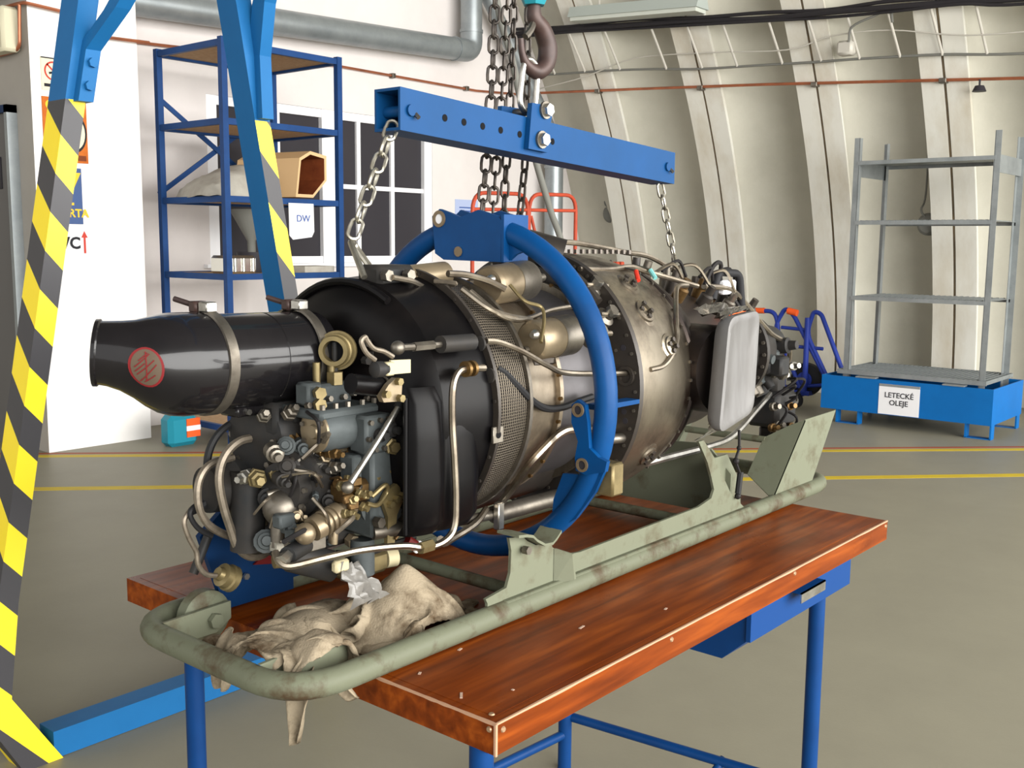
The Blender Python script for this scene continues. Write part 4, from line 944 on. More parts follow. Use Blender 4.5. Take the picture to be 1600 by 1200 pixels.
MB().tube(catmull([(.628,.457,1.865), (.612,.452,1.845), (.596,.452,1.83)], 5), .007, 8).build('safety_latch', m_steel2, hs)

lb = thing('lifting_beam', (.67, .457, 1.60), 'bright blue steel lifting beam hung from the hook over the engine', 'lifting beam')
def bz(x): return 1.654 - (x-.254)*.0545
xa, xb = .232, 1.118
fr = []
for x in (xa, xb):
    z = bz(x); fr.append([(x, .425, z-.036), (x, .489, z-.036), (x, .489, z+.036), (x, .425, z+.036)])
o_, i_ = [], []
for x, q in ((xa, fr[0]), (xb, fr[1])):
    z = bz(x); i_.append([(x, .430, z-.031), (x, .484, z-.031), (x, .484, z+.031), (x, .430, z+.031)])
vs = fr[0]+fr[1]+i_[0]+i_[1]
fs = [(k,(k+1)%4,4+(k+1)%4,4+k) for k in range(4)] + [(8+k,8+(k+1)%4,12+(k+1)%4,12+k) for k in range(4)]
fs += [(k,(k+1)%4,8+(k+1)%4,8+k) for k in range(4)] + [(4+k,4+(k+1)%4,12+(k+1)%4,12+k) for k in range(4)]
MB().add(vs, fs).build('beam_tube', m_beam, lb, smooth=0)
for x in (.341,.391,.442,.493,.549,.652): 
    MB().cyl((x,.4248,bz(x)), (x,.4243,bz(x)), .0065, n=14).build('hole', m_hole, lb)
for x in (.256, 1.085):
    MB().cyl((x,.42,bz(x)), (x,.494,bz(x)), .010, n=12).build('pin', m_beam, lb)
    MB().cyl((x+.01,.4245,bz(x)-.004), (x+.01,.415,bz(x)-.012), .004, n=8).build('split_pin', m_steel2, lb)
for yy in (.413, .490):
    MB().prism([(.572,yy,bz(.57)+.062), (.640,yy,bz(.64)+.066), (.628,yy,bz(.62)+.022), (.622,yy,bz(.62)-.026), (.562,yy,bz(.56)-.026)], (0,.011,0)).build('hanger_plate', m_beam, lb, smooth=0)
for x, dz in ((.611,.054), (.600,-.004)):
    MB().cyl((x,.413,bz(x)+dz), (x,.408,bz(x)+dz), .017, n=18).build('washer', m_steel2, lb)
    MB().hexbolt((x,.408,bz(x)+dz), (0,-1,0), .0125, .010).build('bolt', m_steel, lb, smooth=0)
    MB().cyl((x,.42,bz(x)+dz), (x,.505,bz(x)+dz), .008, n=10).build('bolt_shank', m_steel2, lb)
sk = thing('shackle', (.61,.457,1.69), 'bright steel oblong link joining the hook and lifting beam', 'shackle')
SKP = catmull([(.640,.457,1.775),(.620,.457,1.790),(.601,.457,1.783),(.592,.457,1.745),(.588,.457,1.708),(.600,.457,1.690),(.622,.457,1.688),(.634,.457,1.702),(.640,.457,1.74)], 6, closed=True)
MB().tube(SKP, .0062, 10, closed=True).build('link_body', m_steel, sk)

def link_mesh(L, W, r):
    pts = []
    for i in range(16):
        a = 2*math.pi*i/16
        x = math.cos(a)*W/2; z = math.sin(a)*W/2 + (L-W)/2*(1 if math.sin(a) > 0.01 else (-1 if math.sin(a) < -.01 else 0))
        pts.append((x, 0, z))
    return MB().tube(pts, r, 6, closed=True)
def chain(name, label, group, pts, L, W, r, m, ph=0):
    path = [V(p) for p in pts]
    org = path[-1]
    e = thing(name, org, label, 'chain', group)
    tot = sum((path[i+1]-path[i]).length for i in range(len(path)-1))
    step = L - 2*r*1.02
    n = int(tot/step)
    first = None
    def at(d):
        for i in range(len(path)-1):
            l = (path[i+1]-path[i]).length
            if d <= l: return path[i].lerp(path[i+1], d/l), (path[i+1]-path[i]).normalized()
            d -= l
        return path[-1], (path[-1]-path[-2]).normalized()
    for k in range(n):
        c, d = at((k+.5)*tot/n)
        if first is None:
            lm = link_mesh(L, W, r); lm.v = [p + org for p in lm.v]
            first = lm.build('link', m, e)
            o = first
        else:
            o = first.copy(); col.objects.link(o); o.parent = e
        z = -d; x0 = V((.645,-.764,0)); x0 = (x0 - z*x0.dot(z)).normalized(); y0 = z.cross(x0)
        a = ph + (math.radians(12) if k % 2 == 0 else math.radians(78))
        x = x0*math.cos(a) + y0*math.sin(a); y = z.cross(x)
        R = Matrix((x, y, z)).transposed()
        o.rotation_mode = 'QUATERNION'; o.rotation_quaternion = R.to_quaternion()
        o.location = c - org
    return e
names = ['leftmost black hoist chain hanging behind the lifting beam', 'second black hoist chain from the left behind the lifting beam', 'third black hoist chain from the left behind the lifting beam', 'rightmost black hoist chain, nearest below the beam hanger']
for k in range(4):
    p = [V(q) for q in PTS['hoist%d' % k]]
    p[0] = p[0] + (p[0]-p[1]).normalized()*.12
    p[-1] = p[-1] + V((0,0,-.05))
    chain('hoist_chain', names[k], 'black hoist chains', catmull(p, 4), .037, .0205, .0032, m_chain, ph=.25*k)
chain('sling_chain', 'shiny steel sling chain at the left end of the lifting beam', 'sling chains', [(.247,.457,1.635), (.150,.457,1.437)], .036, .020, .0033, m_schain)
chain('sling_chain', 'shiny steel sling chain at the right end of the lifting beam', 'sling chains', [(1.105,.457,1.572), (1.178,.457,1.40)], .036, .019, .003, m_schain, ph=.4)

# ================================================================ transport sled
sl = thing('transport_sled', (.75, .457, BT), 'grey-green tubular transport sled carrying the engine on the bench', 'sled')
TR = .0205; ZR = BT+TR+.0005
loop = fillet([(-.156,.242,ZR), (1.69,.252,ZR), (1.69,.668,ZR), (-.156,.672,ZR)], .10, 8, closed=True)
MB().tube(loop, TR, 14, closed=True).build('frame_tube', m_sledr, sl)
sp = PTS['saddle_front']
def plate(poly, y, th, nm, m=m_sled): return MB().prism([(p[0], y, p[2]) for p in poly], (0, th, 0)).build(nm, m, sl, smooth=0)
bot = [(1.201,.25,.806), (.262,.25,.806)]
for y in (.247, .661):
    plate(sp[:19+6] + [(1.201,.25,.800), (.262,.25,.800)], y, .006, 'side_plate')
    MB().cbox((.30,y-.012,.796), (1.20,y+.018,.812), .003).build('weld_strip', m_sledr, sl)
    # gussets and lips
    MB().prism([(.445,y-.001,.873), (.468,y-.026,.862), (.476,y-.026,.812), (.445,y-.001,.805)], (.005,0,0)).build('gusset', m_sled, sl, smooth=0)
    MB().prism([(1.05,y+.02,.945), (1.13,y+.02,.945), (1.20,y+.02,.865), (1.205,y+.02,.81), (1.10,y+.02,.81)], (0,.006,0)).build('gusset', m_sled, sl, smooth=0)
    q = []
    for (s_, z_) in ((.318,.924), (.340,.921), (.358,.916), (.370,.906), (.393,.893), (.415,.891), (.426,.897), (.440,.908)):
        q += [(s_, y-.022, z_), (s_, y+.028, z_), (s_, y+.028, z_+.005), (s_, y-.022, z_+.005)]
    fs = [(0,1,2,3)]
    for j in range(7):
        for k in range(4): fs.append((j*4+k, j*4+(k+1)%4, (j+1)*4+(k+1)%4, (j+1)*4+k))
    fs.append((28,29,30,31))
    MB().add(q, fs).build('saddle', m_sled, sl, smooth=0)
    MB().hexbolt((.352, y-.006, .893), (0,-1,0), .008, .012).build('bolt', m_steel2, sl, smooth=0)
# rear bent-sheet support
MB().prism([(1.339,.25,.802), (1.509,.25,.982), (1.703,.25,.985), (1.560,.25,.795)], (0,.004,0)).build('rear_cheek', m_sled, sl, smooth=0)
MB().prism([(1.339,.25,.802), (1.509,.25,.982), (1.492,.285,.965), (1.458,.340,.93), (1.377,.340,.846)], (.004,0,-.004)).build('rear_ramp', m_sled, sl, smooth=0)
MB().prism([(1.339,.664,.802), (1.509,.664,.982), (1.703,.664,.985), (1.560,.664,.795)], (0,.004,0)).build('rear_cheek', m_sled, sl, smooth=0)
MB().prism([(1.339,.664,.802), (1.509,.664,.982), (1.492,.629,.965), (1.458,.574,.93), (1.377,.574,.846)], (.004,0,-.004)).build('rear_ramp', m_sled, sl, smooth=0)
MB().cyl((1.46,.335,.925), (1.46,.58,.925), .009, n=10).build('cross_tube', m_sledr, sl)
MB().prism([(1.125,.253,.80), (1.125,.661,.80), (1.125,.661,.93), (1.125,.60,.965), (1.125,.457,.955), (1.125,.32,.965), (1.125,.253,.90)], (.006,0,0)).build('rear_bulkhead', m_sled, sl, smooth=0)
for s_ in (.38, 1.02): MB().cyl((s_,.25,.80), (s_,.664,.80), .012, n=12).build('cross_tube', m_sledr, sl)
# rollers at the front corners
for y, sg in ((.615, 1), (.29, -1)):
    MB().turn((-.055, y-.015 if sg > 0 else y-.0, .792), (0,1,0), [(0,.030),(.002,.040),(.006,.046),(.028,.046),(.032,.040),(.034,.030)], 26).build('roller', m_sledr, sl)
    yp = y-.028 if sg > 0 else y+.04
    MB().prism([(-.150,yp,.812), (-.02,yp,.816), (-.02,yp,.786), (-.05,yp,.768), (-.09,yp,.768)], (0,.006,0)).build('roller_plate', m_sled, sl, smooth=0)
    MB().cyl((-.055,yp-.006,.792), (-.055,yp+.06,.792), .010, n=12).build('axle', m_sledr, sl)
    MB().hexbolt((-.055,yp-.002,.792), (0,-1,0), .013, .010).build('bolt', m_sled, sl, smooth=0)

# ================================================================ blue mounting ring
AY, AZ = .457, 1.15
rg = thing('mounting_ring', (.46, AY, .84), 'blue tubular mounting ring clasping the engine, with bolted bracket on top', 'ring')
RR = .31
MB().tube([(.46, AY+RR*math.cos(2*math.pi*i/72), AZ+RR*math.sin(2*math.pi*i/72)) for i in range(72)], .021, 14, closed=True).build('ring_tube', m_ring, rg)
rp = PTS['ring_plate']
pl = MB().prism(rp, (.008,0,0)).build('top_bracket', m_ring, rg, smooth=0)
MB().prism([(p[0]+.06, p[1], p[2]) for p in rp], (.008,0,0)).build('top_bracket', m_ring, rg, smooth=0)
MB().box((.435, .365, 1.395), (.505, .372, 1.482)).build('bracket_side', m_ring, rg, smooth=0)
MB().prism(PTS['ring_gusset'], (.008,0,0)).build('bracket_gusset', m_ring, rg, smooth=0)
MB().turn(V(PTS['ring_ear_hole'][0])+V((.001,0,0)), (-1,0,0), [(0,.016),(.004,.016),(.004,.0095),(.0,.0095)], 22, cap=False).build('bush', m_ringhole, pl)
MB().cyl(V(PTS['ring_ear_hole'][0])+V((.001,0,0)), V(PTS['ring_ear_hole'][0])+V((-.0012,0,0)), .010, n=18).build('bush_hole', m_paper, pl)
MB().turn((.434,.478,1.413), (-1,0,0), [(0,.010),(.002,.010),(.002,0)], 10).build('rust_spot', m_ringhole, pl)
ea = MB().prism(PTS['low_ear'], (.010,0,0)).build('side_ear', m_ring, rg, smooth=0)
for p in PTS['low_holes']:
    MB().turn(V(p), (-1,0,0), [(0,.0125),(.003,.0125),(.003,.008),(0,.008)], 20, cap=False).build('bush', m_ringhole, ea)
    MB().cyl(V(p)+V((.0005,0,0)), V(p)+V((-.0006,0,0)), .0085, n=16).build('bush_hole', m_dark, ea)
MB().prism(PTS['low_web'], (.008,0,0)).build('side_web', m_ring, rg, smooth=0)
MB().prism([(.47,.165,1.146), (.47,.165,1.136), (.625,.185,1.130), (.625,.185,1.138)], (0,.03,0)).build('locating_fin', m_ring, rg, smooth=0)
MB().cbox((.462,.13,.985), (.497,.21,1.045)).build('clamp_block', m_gold, rg)
# mirrored ear on the far side
MB().prism([(p[0], 2*AY-p[1], p[2]) for p in PTS['low_ear']], (.010,0,0)).build('side_ear', m_ring, rg, smooth=0)

# ================================================================ the engine
en = thing('turboprop_engine', (.80, AY, .86), 'black and bare-metal turboprop engine lying on the sled', 'engine')
def E(mb, nm, m, par=None, smooth=40, org=None): return mb.build(nm, m, par or en, smooth=smooth, org=org)
def rev(prof, nm, m, n=72, par=None, cap=True, org=None): return E(MB().turn((0,AY,AZ), (1,0,0), prof, n, cap), nm, m, par, 35, org)
def on(s, ang, r):
    """point on a circle round the engine axis; ang 0 = near side, 90 = top"""
    a = math.radians(ang); return V((s, AY - r*math.cos(a), AZ + r*math.sin(a)))
def radial(ang): a = math.radians(ang); return V((0, -math.cos(a), math.sin(a)))
def boltring(s, r, n, br, l, d, nm, m, par, a0=0):
    mb = MB()
    for i in range(n):
        mb.hexbolt(on(s, a0+360*i/n, r), d, br, l)
    return stuff(E(mb, nm, m, par, 0))

drum = rev([(.10,.02),(.10,.10),(.112,.165),(.124,.20),(.145,.219),(.20,.224),(.255,.226)], 'intake_drum', m_drum)
plA = rev([(.255,.20),(.255,.238),(.262,.238),(.262,.20)], 'front_flange', m_plate, cap=False)
boltring(.255, .231, 30, .003, .003, (-1,0,0), 'flange_bolts', m_casedk, plA, 5)
pf = catmull([(.088,.268,0), (.094,.250,0), (.112,.240,0), (.135,.236,0), (.150,.240,0), (.165,.236,0), (.19,.234,0), (.215,.236,0), (.235,.245,0)], 4)
q = []
for k, z in enumerate((.965, .985, 1.05, 1.12, 1.18, 1.205)):
    ins = (.02, .004, 0, 0, .003, .016)[k]
    q += [V((p.x, p.y + ins, z)) for p in pf]
n = len(pf)
E(MB().add(q, [(j*n+i, j*n+i+1, (j+1)*n+i+1, (j+1)*n+i) for j in range(5) for i in range(n-1)]), 'side_fairing', m_drum, smooth=70)
E(MB().tube([(.088,.268,.97), (.088,.266,1.19)], .004, 8), 'fairing_edge', m_drum)
scr = rev([(.262,.219),(.30,.219),(.362,.214)], 'inlet_screen', m_mesh, 96, cap=False, org=(.31,AY,AZ))
rev([(.358,.212),(.358,.222),(.366,.222),(.366,.205)], 'screen_rim', m_steel2, cap=False)
rev([(.262,.20),(.262,.2215),(.268,.2215),(.268,.20)], 'screen_rim', m_plate, cap=False)
rev([(.362,.208),(.40,.203),(.465,.198)], 'compressor_case', m_case, cap=False)
rev([(.462,.19),(.462,.208),(.472,.208),(.474,.19)], 'case_band', m_case, cap=False)
rev([(.470,.194),(.54,.192),(.622,.192)], 'middle_case', m_caseblue, cap=False)
rev([(.612,.19),(.612,.207),(.624,.207),(.628,.19)], 'case_band', m_case2, cap=False)
for s_ in (.466, .617): boltring(s_, .207, 30, .004, .006, (-1,0,0), 'band_bolts', m_brass, en)
flB = rev([(.632,.18),(.632,.268),(.642,.270),(.645,.262),(.645,.18)], 'rear_flange', m_plate, cap=False)
boltring(.632, .258, 44, .0036, .003, (-1,0,0), 'flange_bolts', m_steel2, flB)
boltring(.632, .225, 26, .0036, .003, (-1,0,0), 'flange_bolts', m_steel2, flB, 6)
for ang, r in ((8,.244), (-6,.24), (-10,.236), (-14,.243), (20,.242)):
    E(MB().cyl(on(.6325,ang,r), on(.631,ang,r), .006, n=12), 'flange_hole', m_dark, flB)
E(MB().turn(on(.632, 7, .238), (-1,0,0), [(0,.019),(.006,.019),(.006,.013),(.002,.013)], 20), 'grommet', m_plate, flB)
rev([(.645,.262),(.70,.263),(.80,.256),(.86,.243),(.885,.232)], 'turbine_case', m_case2, 96, cap=False)
rev([(.885,.232),(.89,.236),(.90,.236),(.905,.228),(.94,.220),(.975,.205),(1.0,.185)], 'exhaust_cone', m_exh, 72, cap=False)
rev([(1.0,.187),(1.06,.172),(1.18,.165),(1.24,.15)], 'exhaust_case', m_exh, 60, cap=False)
boltring(.86, .245, 40, .004, .005, (-1,0,0), 'case_bolts', m_steel2, en)
# raised bosses on the turbine case
for p, r in zip(PTS['bosses'], (.030, .024, .026, .026)):
    p = V(p); d = V((0, p.y-AY, p.z-AZ)).normalized(); p = V((p.x, AY, AZ)) + d*.256
    b_ = E(MB().turn(p, d, [(0,r*1.12),(.004,r*1.1),(.006,r*.85),(.010,r*.8),(.012,r*.5),(.006,r*.45),(.006,0)], 24), 'case_boss', m_case2)
    for k in range(4):
        a = k*math.pi/2+.5; t1 = d.orthogonal().normalized(); t2 = d.cross(t1)
        E(MB().hexbolt(p + (t1*math.cos(a)+t2*math.sin(a))*r*.5 + d*.008, d, .005, .008), 'bolt', m_casedk, b_, 0)
# rear reduction gearbox
rev([(1.20,.152),(1.24,.150),(1.25,.140),(1.36,.125),(1.44,.105),(1.47,.09)], 'reduction_gearbox', m_castd, 48)
rev([(1.44,.11),(1.44,.128),(1.455,.128),(1.455,.10)], 'gearbox_flange', m_plate, 48)
rev([(1.455,.105),(1.56,.095),(1.60,.07),(1.62,.068),(1.70,.055)], 'gearbox_nose', m_castd, 40)
boltring(1.44, .12, 24, .005, .006, (-1,0,0), 'gearbox_bolts', m_steel2, en)
rnd = random.Random(3)
for k in range(16):
    ang = rnd.uniform(-75, 20); s_ = rnd.uniform(1.44, 1.62); r = rnd.uniform(.06,.12)
    p = on(s_, ang, r); d = radial(ang)
    m = rnd.choice([m_castd, m_castd, m_castd, m_steel2, m_cast])
    if k % 3 == 0: E(MB().cbox(p-V((.026,.022,.026)), p+V((.026,.022,.026)), .006), 'accessory', m)
    else: E(MB().turn(p-d*.03, d, [(0,.022),(.03,.022),(.034,.014),(.055,.012)], 14), 'accessory', m)
E(MB().cbox((1.60,.37,.93), (1.72,.47,1.03), .012), 'accessory_box', m_castd)
E(MB().cbox((1.62,.36,.88), (1.70,.44,.935), .012), 'accessory_box', m_castd)
E(MB().cbox((1.62,.39,1.02), (1.69,.46,1.10), .012), 'accessory_box', m_castd)
for k in range(9):
    p = V((1.56+rnd.random()*.13, .37, .92+rnd.random()*.18))
    E(MB().turn(p, (-.4,-1,.2), [(0,.012),(.012,.012),(.014,.008),(.03,.007)], 10), 'fitting', rnd.choice([m_steel, m_steel2, m_brass]))
for k in range(7):
    a = V((1.56+rnd.random()*.12, .36, .98+rnd.random()*.14)); b = a + V((rnd.uniform(-.05,.10), rnd.uniform(-.02,.05), rnd.uniform(-.12,.03)))
    E(MB().tube(catmull([a, a.lerp(b,.4)+V((0,-.04,.02)), b], 5), .0038, 6), 'loose_wire', m_wire)
# exhaust stub with its wrapped blanking cover
E(MB().tube([(.98,.35,1.165), (.965,.27,1.165), (.955,.19,1.165)], .095, 24), 'exhaust_stub', m_exh)
cp = [V(p) for p in PTS['cover']]
def cover_ring(y, k, mid):
    c = V((mid.x, y, mid.z)); ps_ = []
    q = [V((p.x, y, p.z)) for p in cp]
    q = [c + (p-c)*k for p in q]
    return fillet(q, .03, 5, closed=True)
mid = sum(cp, V((0,0,0)))/4
rings = [cover_ring(.172,.96,mid), cover_ring(.165,1.02,mid), cover_ring(.152,1.06,mid), cover_ring(.139,1.05,mid), cover_ring(.136,.96,mid), cover_ring(.140,.9,mid), cover_ring(.1405,.3,mid)]
n = len(rings[0]); vs = [p for r in rings for p in r]
fs = [(j*n+i, j*n+(i+1)%n, (j+1)*n+(i+1)%n, (j+1)*n+i) for j in range(len(rings)-1) for i in range(n)] + [tuple(range((len(rings)-1)*n, len(rings)*n))]
E(MB().add(vs, fs), 'blanking_cover', m_clear, smooth=60)
def crumple(name, poly, y0, y1, seed, m):
    """crinkled plastic film gathered from the cover back to the case"""
    mb = MB(); N, K = 14, 8; q = []
    a0, a1, b0, b1 = [V(p) for p in poly]
    for j in range(K+1):
        for i in range(N+1):
            u, v = i/N, j/K
            p = (a0.lerp(a1, u)).lerp(b0.lerp(b1, u), v)
            w_ = .016*noise.noise((u*6+seed, v*4, seed)) + .010*noise.noise((u*15, v*9+seed, 2))
            q.append(p + V((w_*.4, -w_-.012*math.sin(v*3.1), w_*.8)))
    mb.add(q, [(j*(N+1)+i, j*(N+1)+i+1, (j+1)*(N+1)+i+1, (j+1)*(N+1)+i) for j in range(K) for i in range(N)])
    return E(mb, name, m, smooth=70)
crumple('plastic_film', [(.87,.15,1.285),(.99,.15,1.295),(.95,.27,1.29),(1.08,.29,1.30)], 0, 0, 1.3, m_wrap)
crumple('plastic_film', [(.85,.16,1.07),(.98,.16,1.07),(.93,.24,1.01),(1.08,.26,1.01)], 0, 0, 7.7, m_wrap)
lg = E(MB().cbox((.246,.2225,1.10), (.272,.228,1.128), .001), 'screen_lug', m_steel2)
E(MB().cyl((.259,.2230,1.114), (.259,.2215,1.114), .006, n=14), 'lug_hole', m_hole, lg)
# pipework lying round the casings
def pipe(key, r, nm, m, k=6, n=8): return E(MB().tube(catmull(PTS[key], k), r, n), nm, m)
pipe('tube_silver', .0052, 'pipe', m_tube); pipe('hose_dark', .0068, 'hose', m_hose); pipe('tube_drain', .0075, 'pipe', m_tube)
pipe('tube_case', .0055, 'pipe', m_tube); pipe('tube_oil', .0082, 'pipe', m_steel); pipe('tube_rear', .0075, 'pipe', m_tube)
TV = PTS['tube_vertical']
tv = [(.222,.222,1.229),(.185,.222,1.231),(.160,.221,1.228),(.145,.219,1.205),(.147,.222,1.15),(.152,.222,1.09),(.158,.224,1.02),(.155,.226,.975),(.132,.228,.957),(.095,.232,.955),(.055,.24,.965),(.0,.27,.965),(-.045,.30,.957),(-.09,.33,.948),(-.10,.345,.955),(-.095,.36,.965)]
E(MB().tube(catmull(tv, 6), .0058, 8), 'pipe', m_tube)
for p in ((.178,.222,1.231), (.192,.222,1.231)): E(MB().cyl(V(p)-V((.003,0,0)), V(p)+V((.003,0,0)), .013, n=14), 'pipe_collar', m_brass)
E(MB().hexbolt((.085,.2325,.956), (1,0,0), .010, .026), 'pipe_nut', m_gold, smooth=0)
for a in (16, 30): E(MB().turn(on(.254,a,.228), (-1,0,0), [(0,.013),(.004,.013),(.005,.008)], 18), 'grommet', m_castd)
pipe('rod_control', .0055, 'control_rod', m_steel2); pipe('rod_sleeve', .014, 'rod_sleeve', m_castd, n=14)
E(MB().ball(PTS['rod_control'][0], .011), 'rod_end', m_steel2)
E(MB().cyl(V(PTS['rod_control'][1])-V((.012,0,0)), V(PTS['rod_control'][1])+V((.03,0,0)), .0075, n=6), 'rod_nut', m_steel2, smooth=0)
pipe('tube_top1', .0055, 'pipe', m_tube); pipe('tube_top2', .006, 'pipe', m_tube); pipe('tube_top3', .0055, 'pipe', m_tube); pipe('tube_top4', .005, 'pipe', m_tube); pipe('wire_can', .0032, 'wire', m_gold)
E(MB().tube(catmull([(.385,.36,.94), (.33,.34,.925), (.26,.33,.915), (.22,.31,.92), (.17,.27,.945)], 6), .0065, 8), 'pipe', m_tube)
lt = PTS['lower_tube']
E(MB().cyl((.405,.36,.925), (.60,.36,.923), .0165, n=20), 'drain_tube', m_steel2)
E(MB().cyl((.24,.36,.936), (.41,.36,.925), .009, n=16), 'drain_tube', m_steel2)
E(MB().cbox((.395,.338,.90), (.412,.352,.952), .002), 'pipe_bracket', m_steel)
E(MB().cyl(on(.60,-22,.24)-V((.03,0,0)), on(.60,-22,.24)+V((.07,-.01,-.005)), .010, n=14), 'stub_pipe', m_steel2)
# two ignition canisters
for key in ('can1', 'can2'):
    a, b = V(PTS[key][0]), V(PTS[key][1]); d = (b-a).normalized(); L = (b-a).length
    c_ = E(MB().turn(a, d, [(0,.0),(0,.031),(.003,.034),(.007,.036),(L*.55,.036)], 28), 'igniter_canister', m_canb)
    E(MB().turn(a + d*L*.5, d, [(0,.0372),(L*.42,.0372),(L*.45,.034),(L*.5,.030),(L*.5,0)], 28), 'canister_sleeve', m_steel2, c_)
    E(MB().turn(a - d*.002 + V((0,-.012,.012)), -d, [(0,.009),(.006,.009),(.012,.005)], 12), 'terminal', m_steel, c_)
    E(MB().turn(a - d*.001 + V((0,.008,-.016)), -d, [(0,.006),(.010,.006)], 10), 'terminal', m_steel2, c_)
    E(MB().cbox(a + d*L*.35 + V((-.02,.01,-.05)), a + d*L*.6 + V((.02,.03,-.02)), .003), 'canister_foot', m_casedk, c_)
    E(MB().cyl(b, b + d*.05, .008, n=12), 'lead_connector', m_steel2, c_)
for p in PTS['fit_b']:
    p = V(p); d = V((0, p.y-AY, p.z-AZ)).normalized()
    f_ = E(MB().turn(p - d*.03, d, [(0,.02),(.02,.02),(.025,.012),(.045,.011)], 16), 'fuel_fitting', m_steel2)
    E(MB().hexbolt(p + d*.004, d, .013, .010), 'union_nut', m_steel, f_, 0)
    E(MB().cyl(p + V((-.03,0,0)), p + V((.04,0,-.004)), .0055, n=8), 'union_pipe', m_tube, f_)
# dark top strap, rails and clutter along the crown
E(MB().tube([on(.60,a,.252) for a in range(42,110,4)], .012, 8), 'crown_strap', m_plate)
for k in range(16):
    s_ = .66 + k*.019; E(MB().hexbolt(on(s_,92-k*.5,.259), radial(92), .0055, .009), 'crown_stud', m_casedk, smooth=0)
E(MB().tube(catmull([on(.66,96,.275), on(.75,92,.283), on(.84,90,.276), on(.95,88,.262), on(1.05,86,.25), on(1.2,84,.20)], 5), .006, 8), 'pipe', m_tube)
for k in range(12):
    s_ = .93 + k*.045; ang = 70 + 16*math.sin(k*2.1); r = .235 - .008*k
    p = on(s_, ang, r); d = radial(ang)
    m = [m_steel2, m_plate, m_brass, m_casedk][k % 4]
    E(MB().turn(p - d*.03, d, [(0,.016),(.03,.016),(.034,.010),(.055,.009)], 12), 'crown_fitting', m)
for k in range(6):
    a = on(.92+k*.07, 64+5*(k%3), .24-.004*k); b = on(1.02+k*.07, 58+9*(k%2), .235-.01*k)
    E(MB().tube(catmull([a, a.lerp(b,.5)+V((0,-.01,.03)), b], 5), .004, 6), 'wire', m_wire if k % 2 else m_tube)
E(MB().tube(catmull([(1.16,.36,1.335),(1.20,.36,1.38),(1.235,.36,1.385),(1.26,.37,1.34),(1.33,.36,1.28),(1.40,.36,1.22)], 6), .0055, 8), 'wire', m_wire)
E(MB().tube(fillet([(1.22,.37,1.30),(1.24,.37,1.365),(1.33,.36,1.36),(1.35,.36,1.27)], .02), .010, 10), 'handle_loop', m_rubber)
E(MB().cbox((1.25,.355,1.31), (1.31,.375,1.345), .004), 'white_plate', m_paper)
E(MB().cyl((1.205,.33,1.268), (1.30,.33,1.266), .009, n=12), 'orange_sleeve', m_bord)
for pts, m in (([on(.78,62,.262), on(.775,55,.275), on(.76,50,.27)], m_redw), ([on(.84,64,.262), on(.845,57,.27), on(.84,52,.266)], m_tealw)):
    E(MB().tube(catmull(pts[:2]+[pts[1].lerp(pts[2],.4)],4), .0025, 6), 'wire', m_tube); E(MB().cyl(pts[1], pts[2], .005, n=8), 'wire_sleeve', m)
E(MB().cyl((.615,.46,1.425), (.66,.40,1.405), .034, n=24), 'breather_pot', m_plate)
# wire lanyard with tags hanging below the exhaust
dg_ = [V(p) for p in PTS['dangling']]
E(MB().tube(catmull(dg_, 5), .0035, 6), 'lanyard', m_wire)
for k, p in enumerate(dg_[1:]): E(MB().ball(p, .008 if k % 2 else .006, 8, 6), 'lanyard_knot', m_wire)
E(MB().cyl(dg_[3]+V((0,0,.012)), dg_[4]+V((0,0,.006)), .0075, n=8), 'lanyard_plug', m_hose)

# clutter on the crown of the intake drum, under the left sling
E(MB().cyl((.235,.43,1.365), (.345,.43,1.372), .024, n=20), 'oil_filter', m_canb)
E(MB().turn((.236,.43,1.365), (-1,0,0), [(0,.024),(.006,.018),(.012,.018)], 18), 'filter_cap', m_casedk)
E(MB().cbox((.15,.39,1.355), (.235,.45,1.392), .008), 'drum_housing', m_castd)
for x in (.155, .205): E(MB().hexbolt((x,.385,1.375), (0,-1,0), .010, .014), 'drum_union', m_steel2, smooth=0)
E(MB().tube(catmull([(.16,.37,1.372), (.20,.365,1.365), (.25,.38,1.352), (.30,.385,1.353)], 5), .005, 8), 'pipe', m_tube)
E(MB().tube(fillet([(.125,.40,1.372), (.143,.455,1.432), (.165,.47,1.425), (.172,.43,1.38)], .015), .0055, 8), 'lifting_eye', m_schain)
E(MB().tube(fillet([(1.13,.42,1.355), (1.178,.455,1.405), (1.195,.47,1.40), (1.20,.46,1.34)], .015), .0055, 8), 'lifting_eye', m_schain)
E(MB().tube([on(.13,a,.214) for a in range(60,150,6)], .007, 8), 'drum_rim', m_drum)
E(MB().tube(catmull([on(.25,66,.235), on(.262,58,.25), on(.27,62,.235), on(.25,66,.235)], 4), .004, 6), 'wire_loop', m_braid)

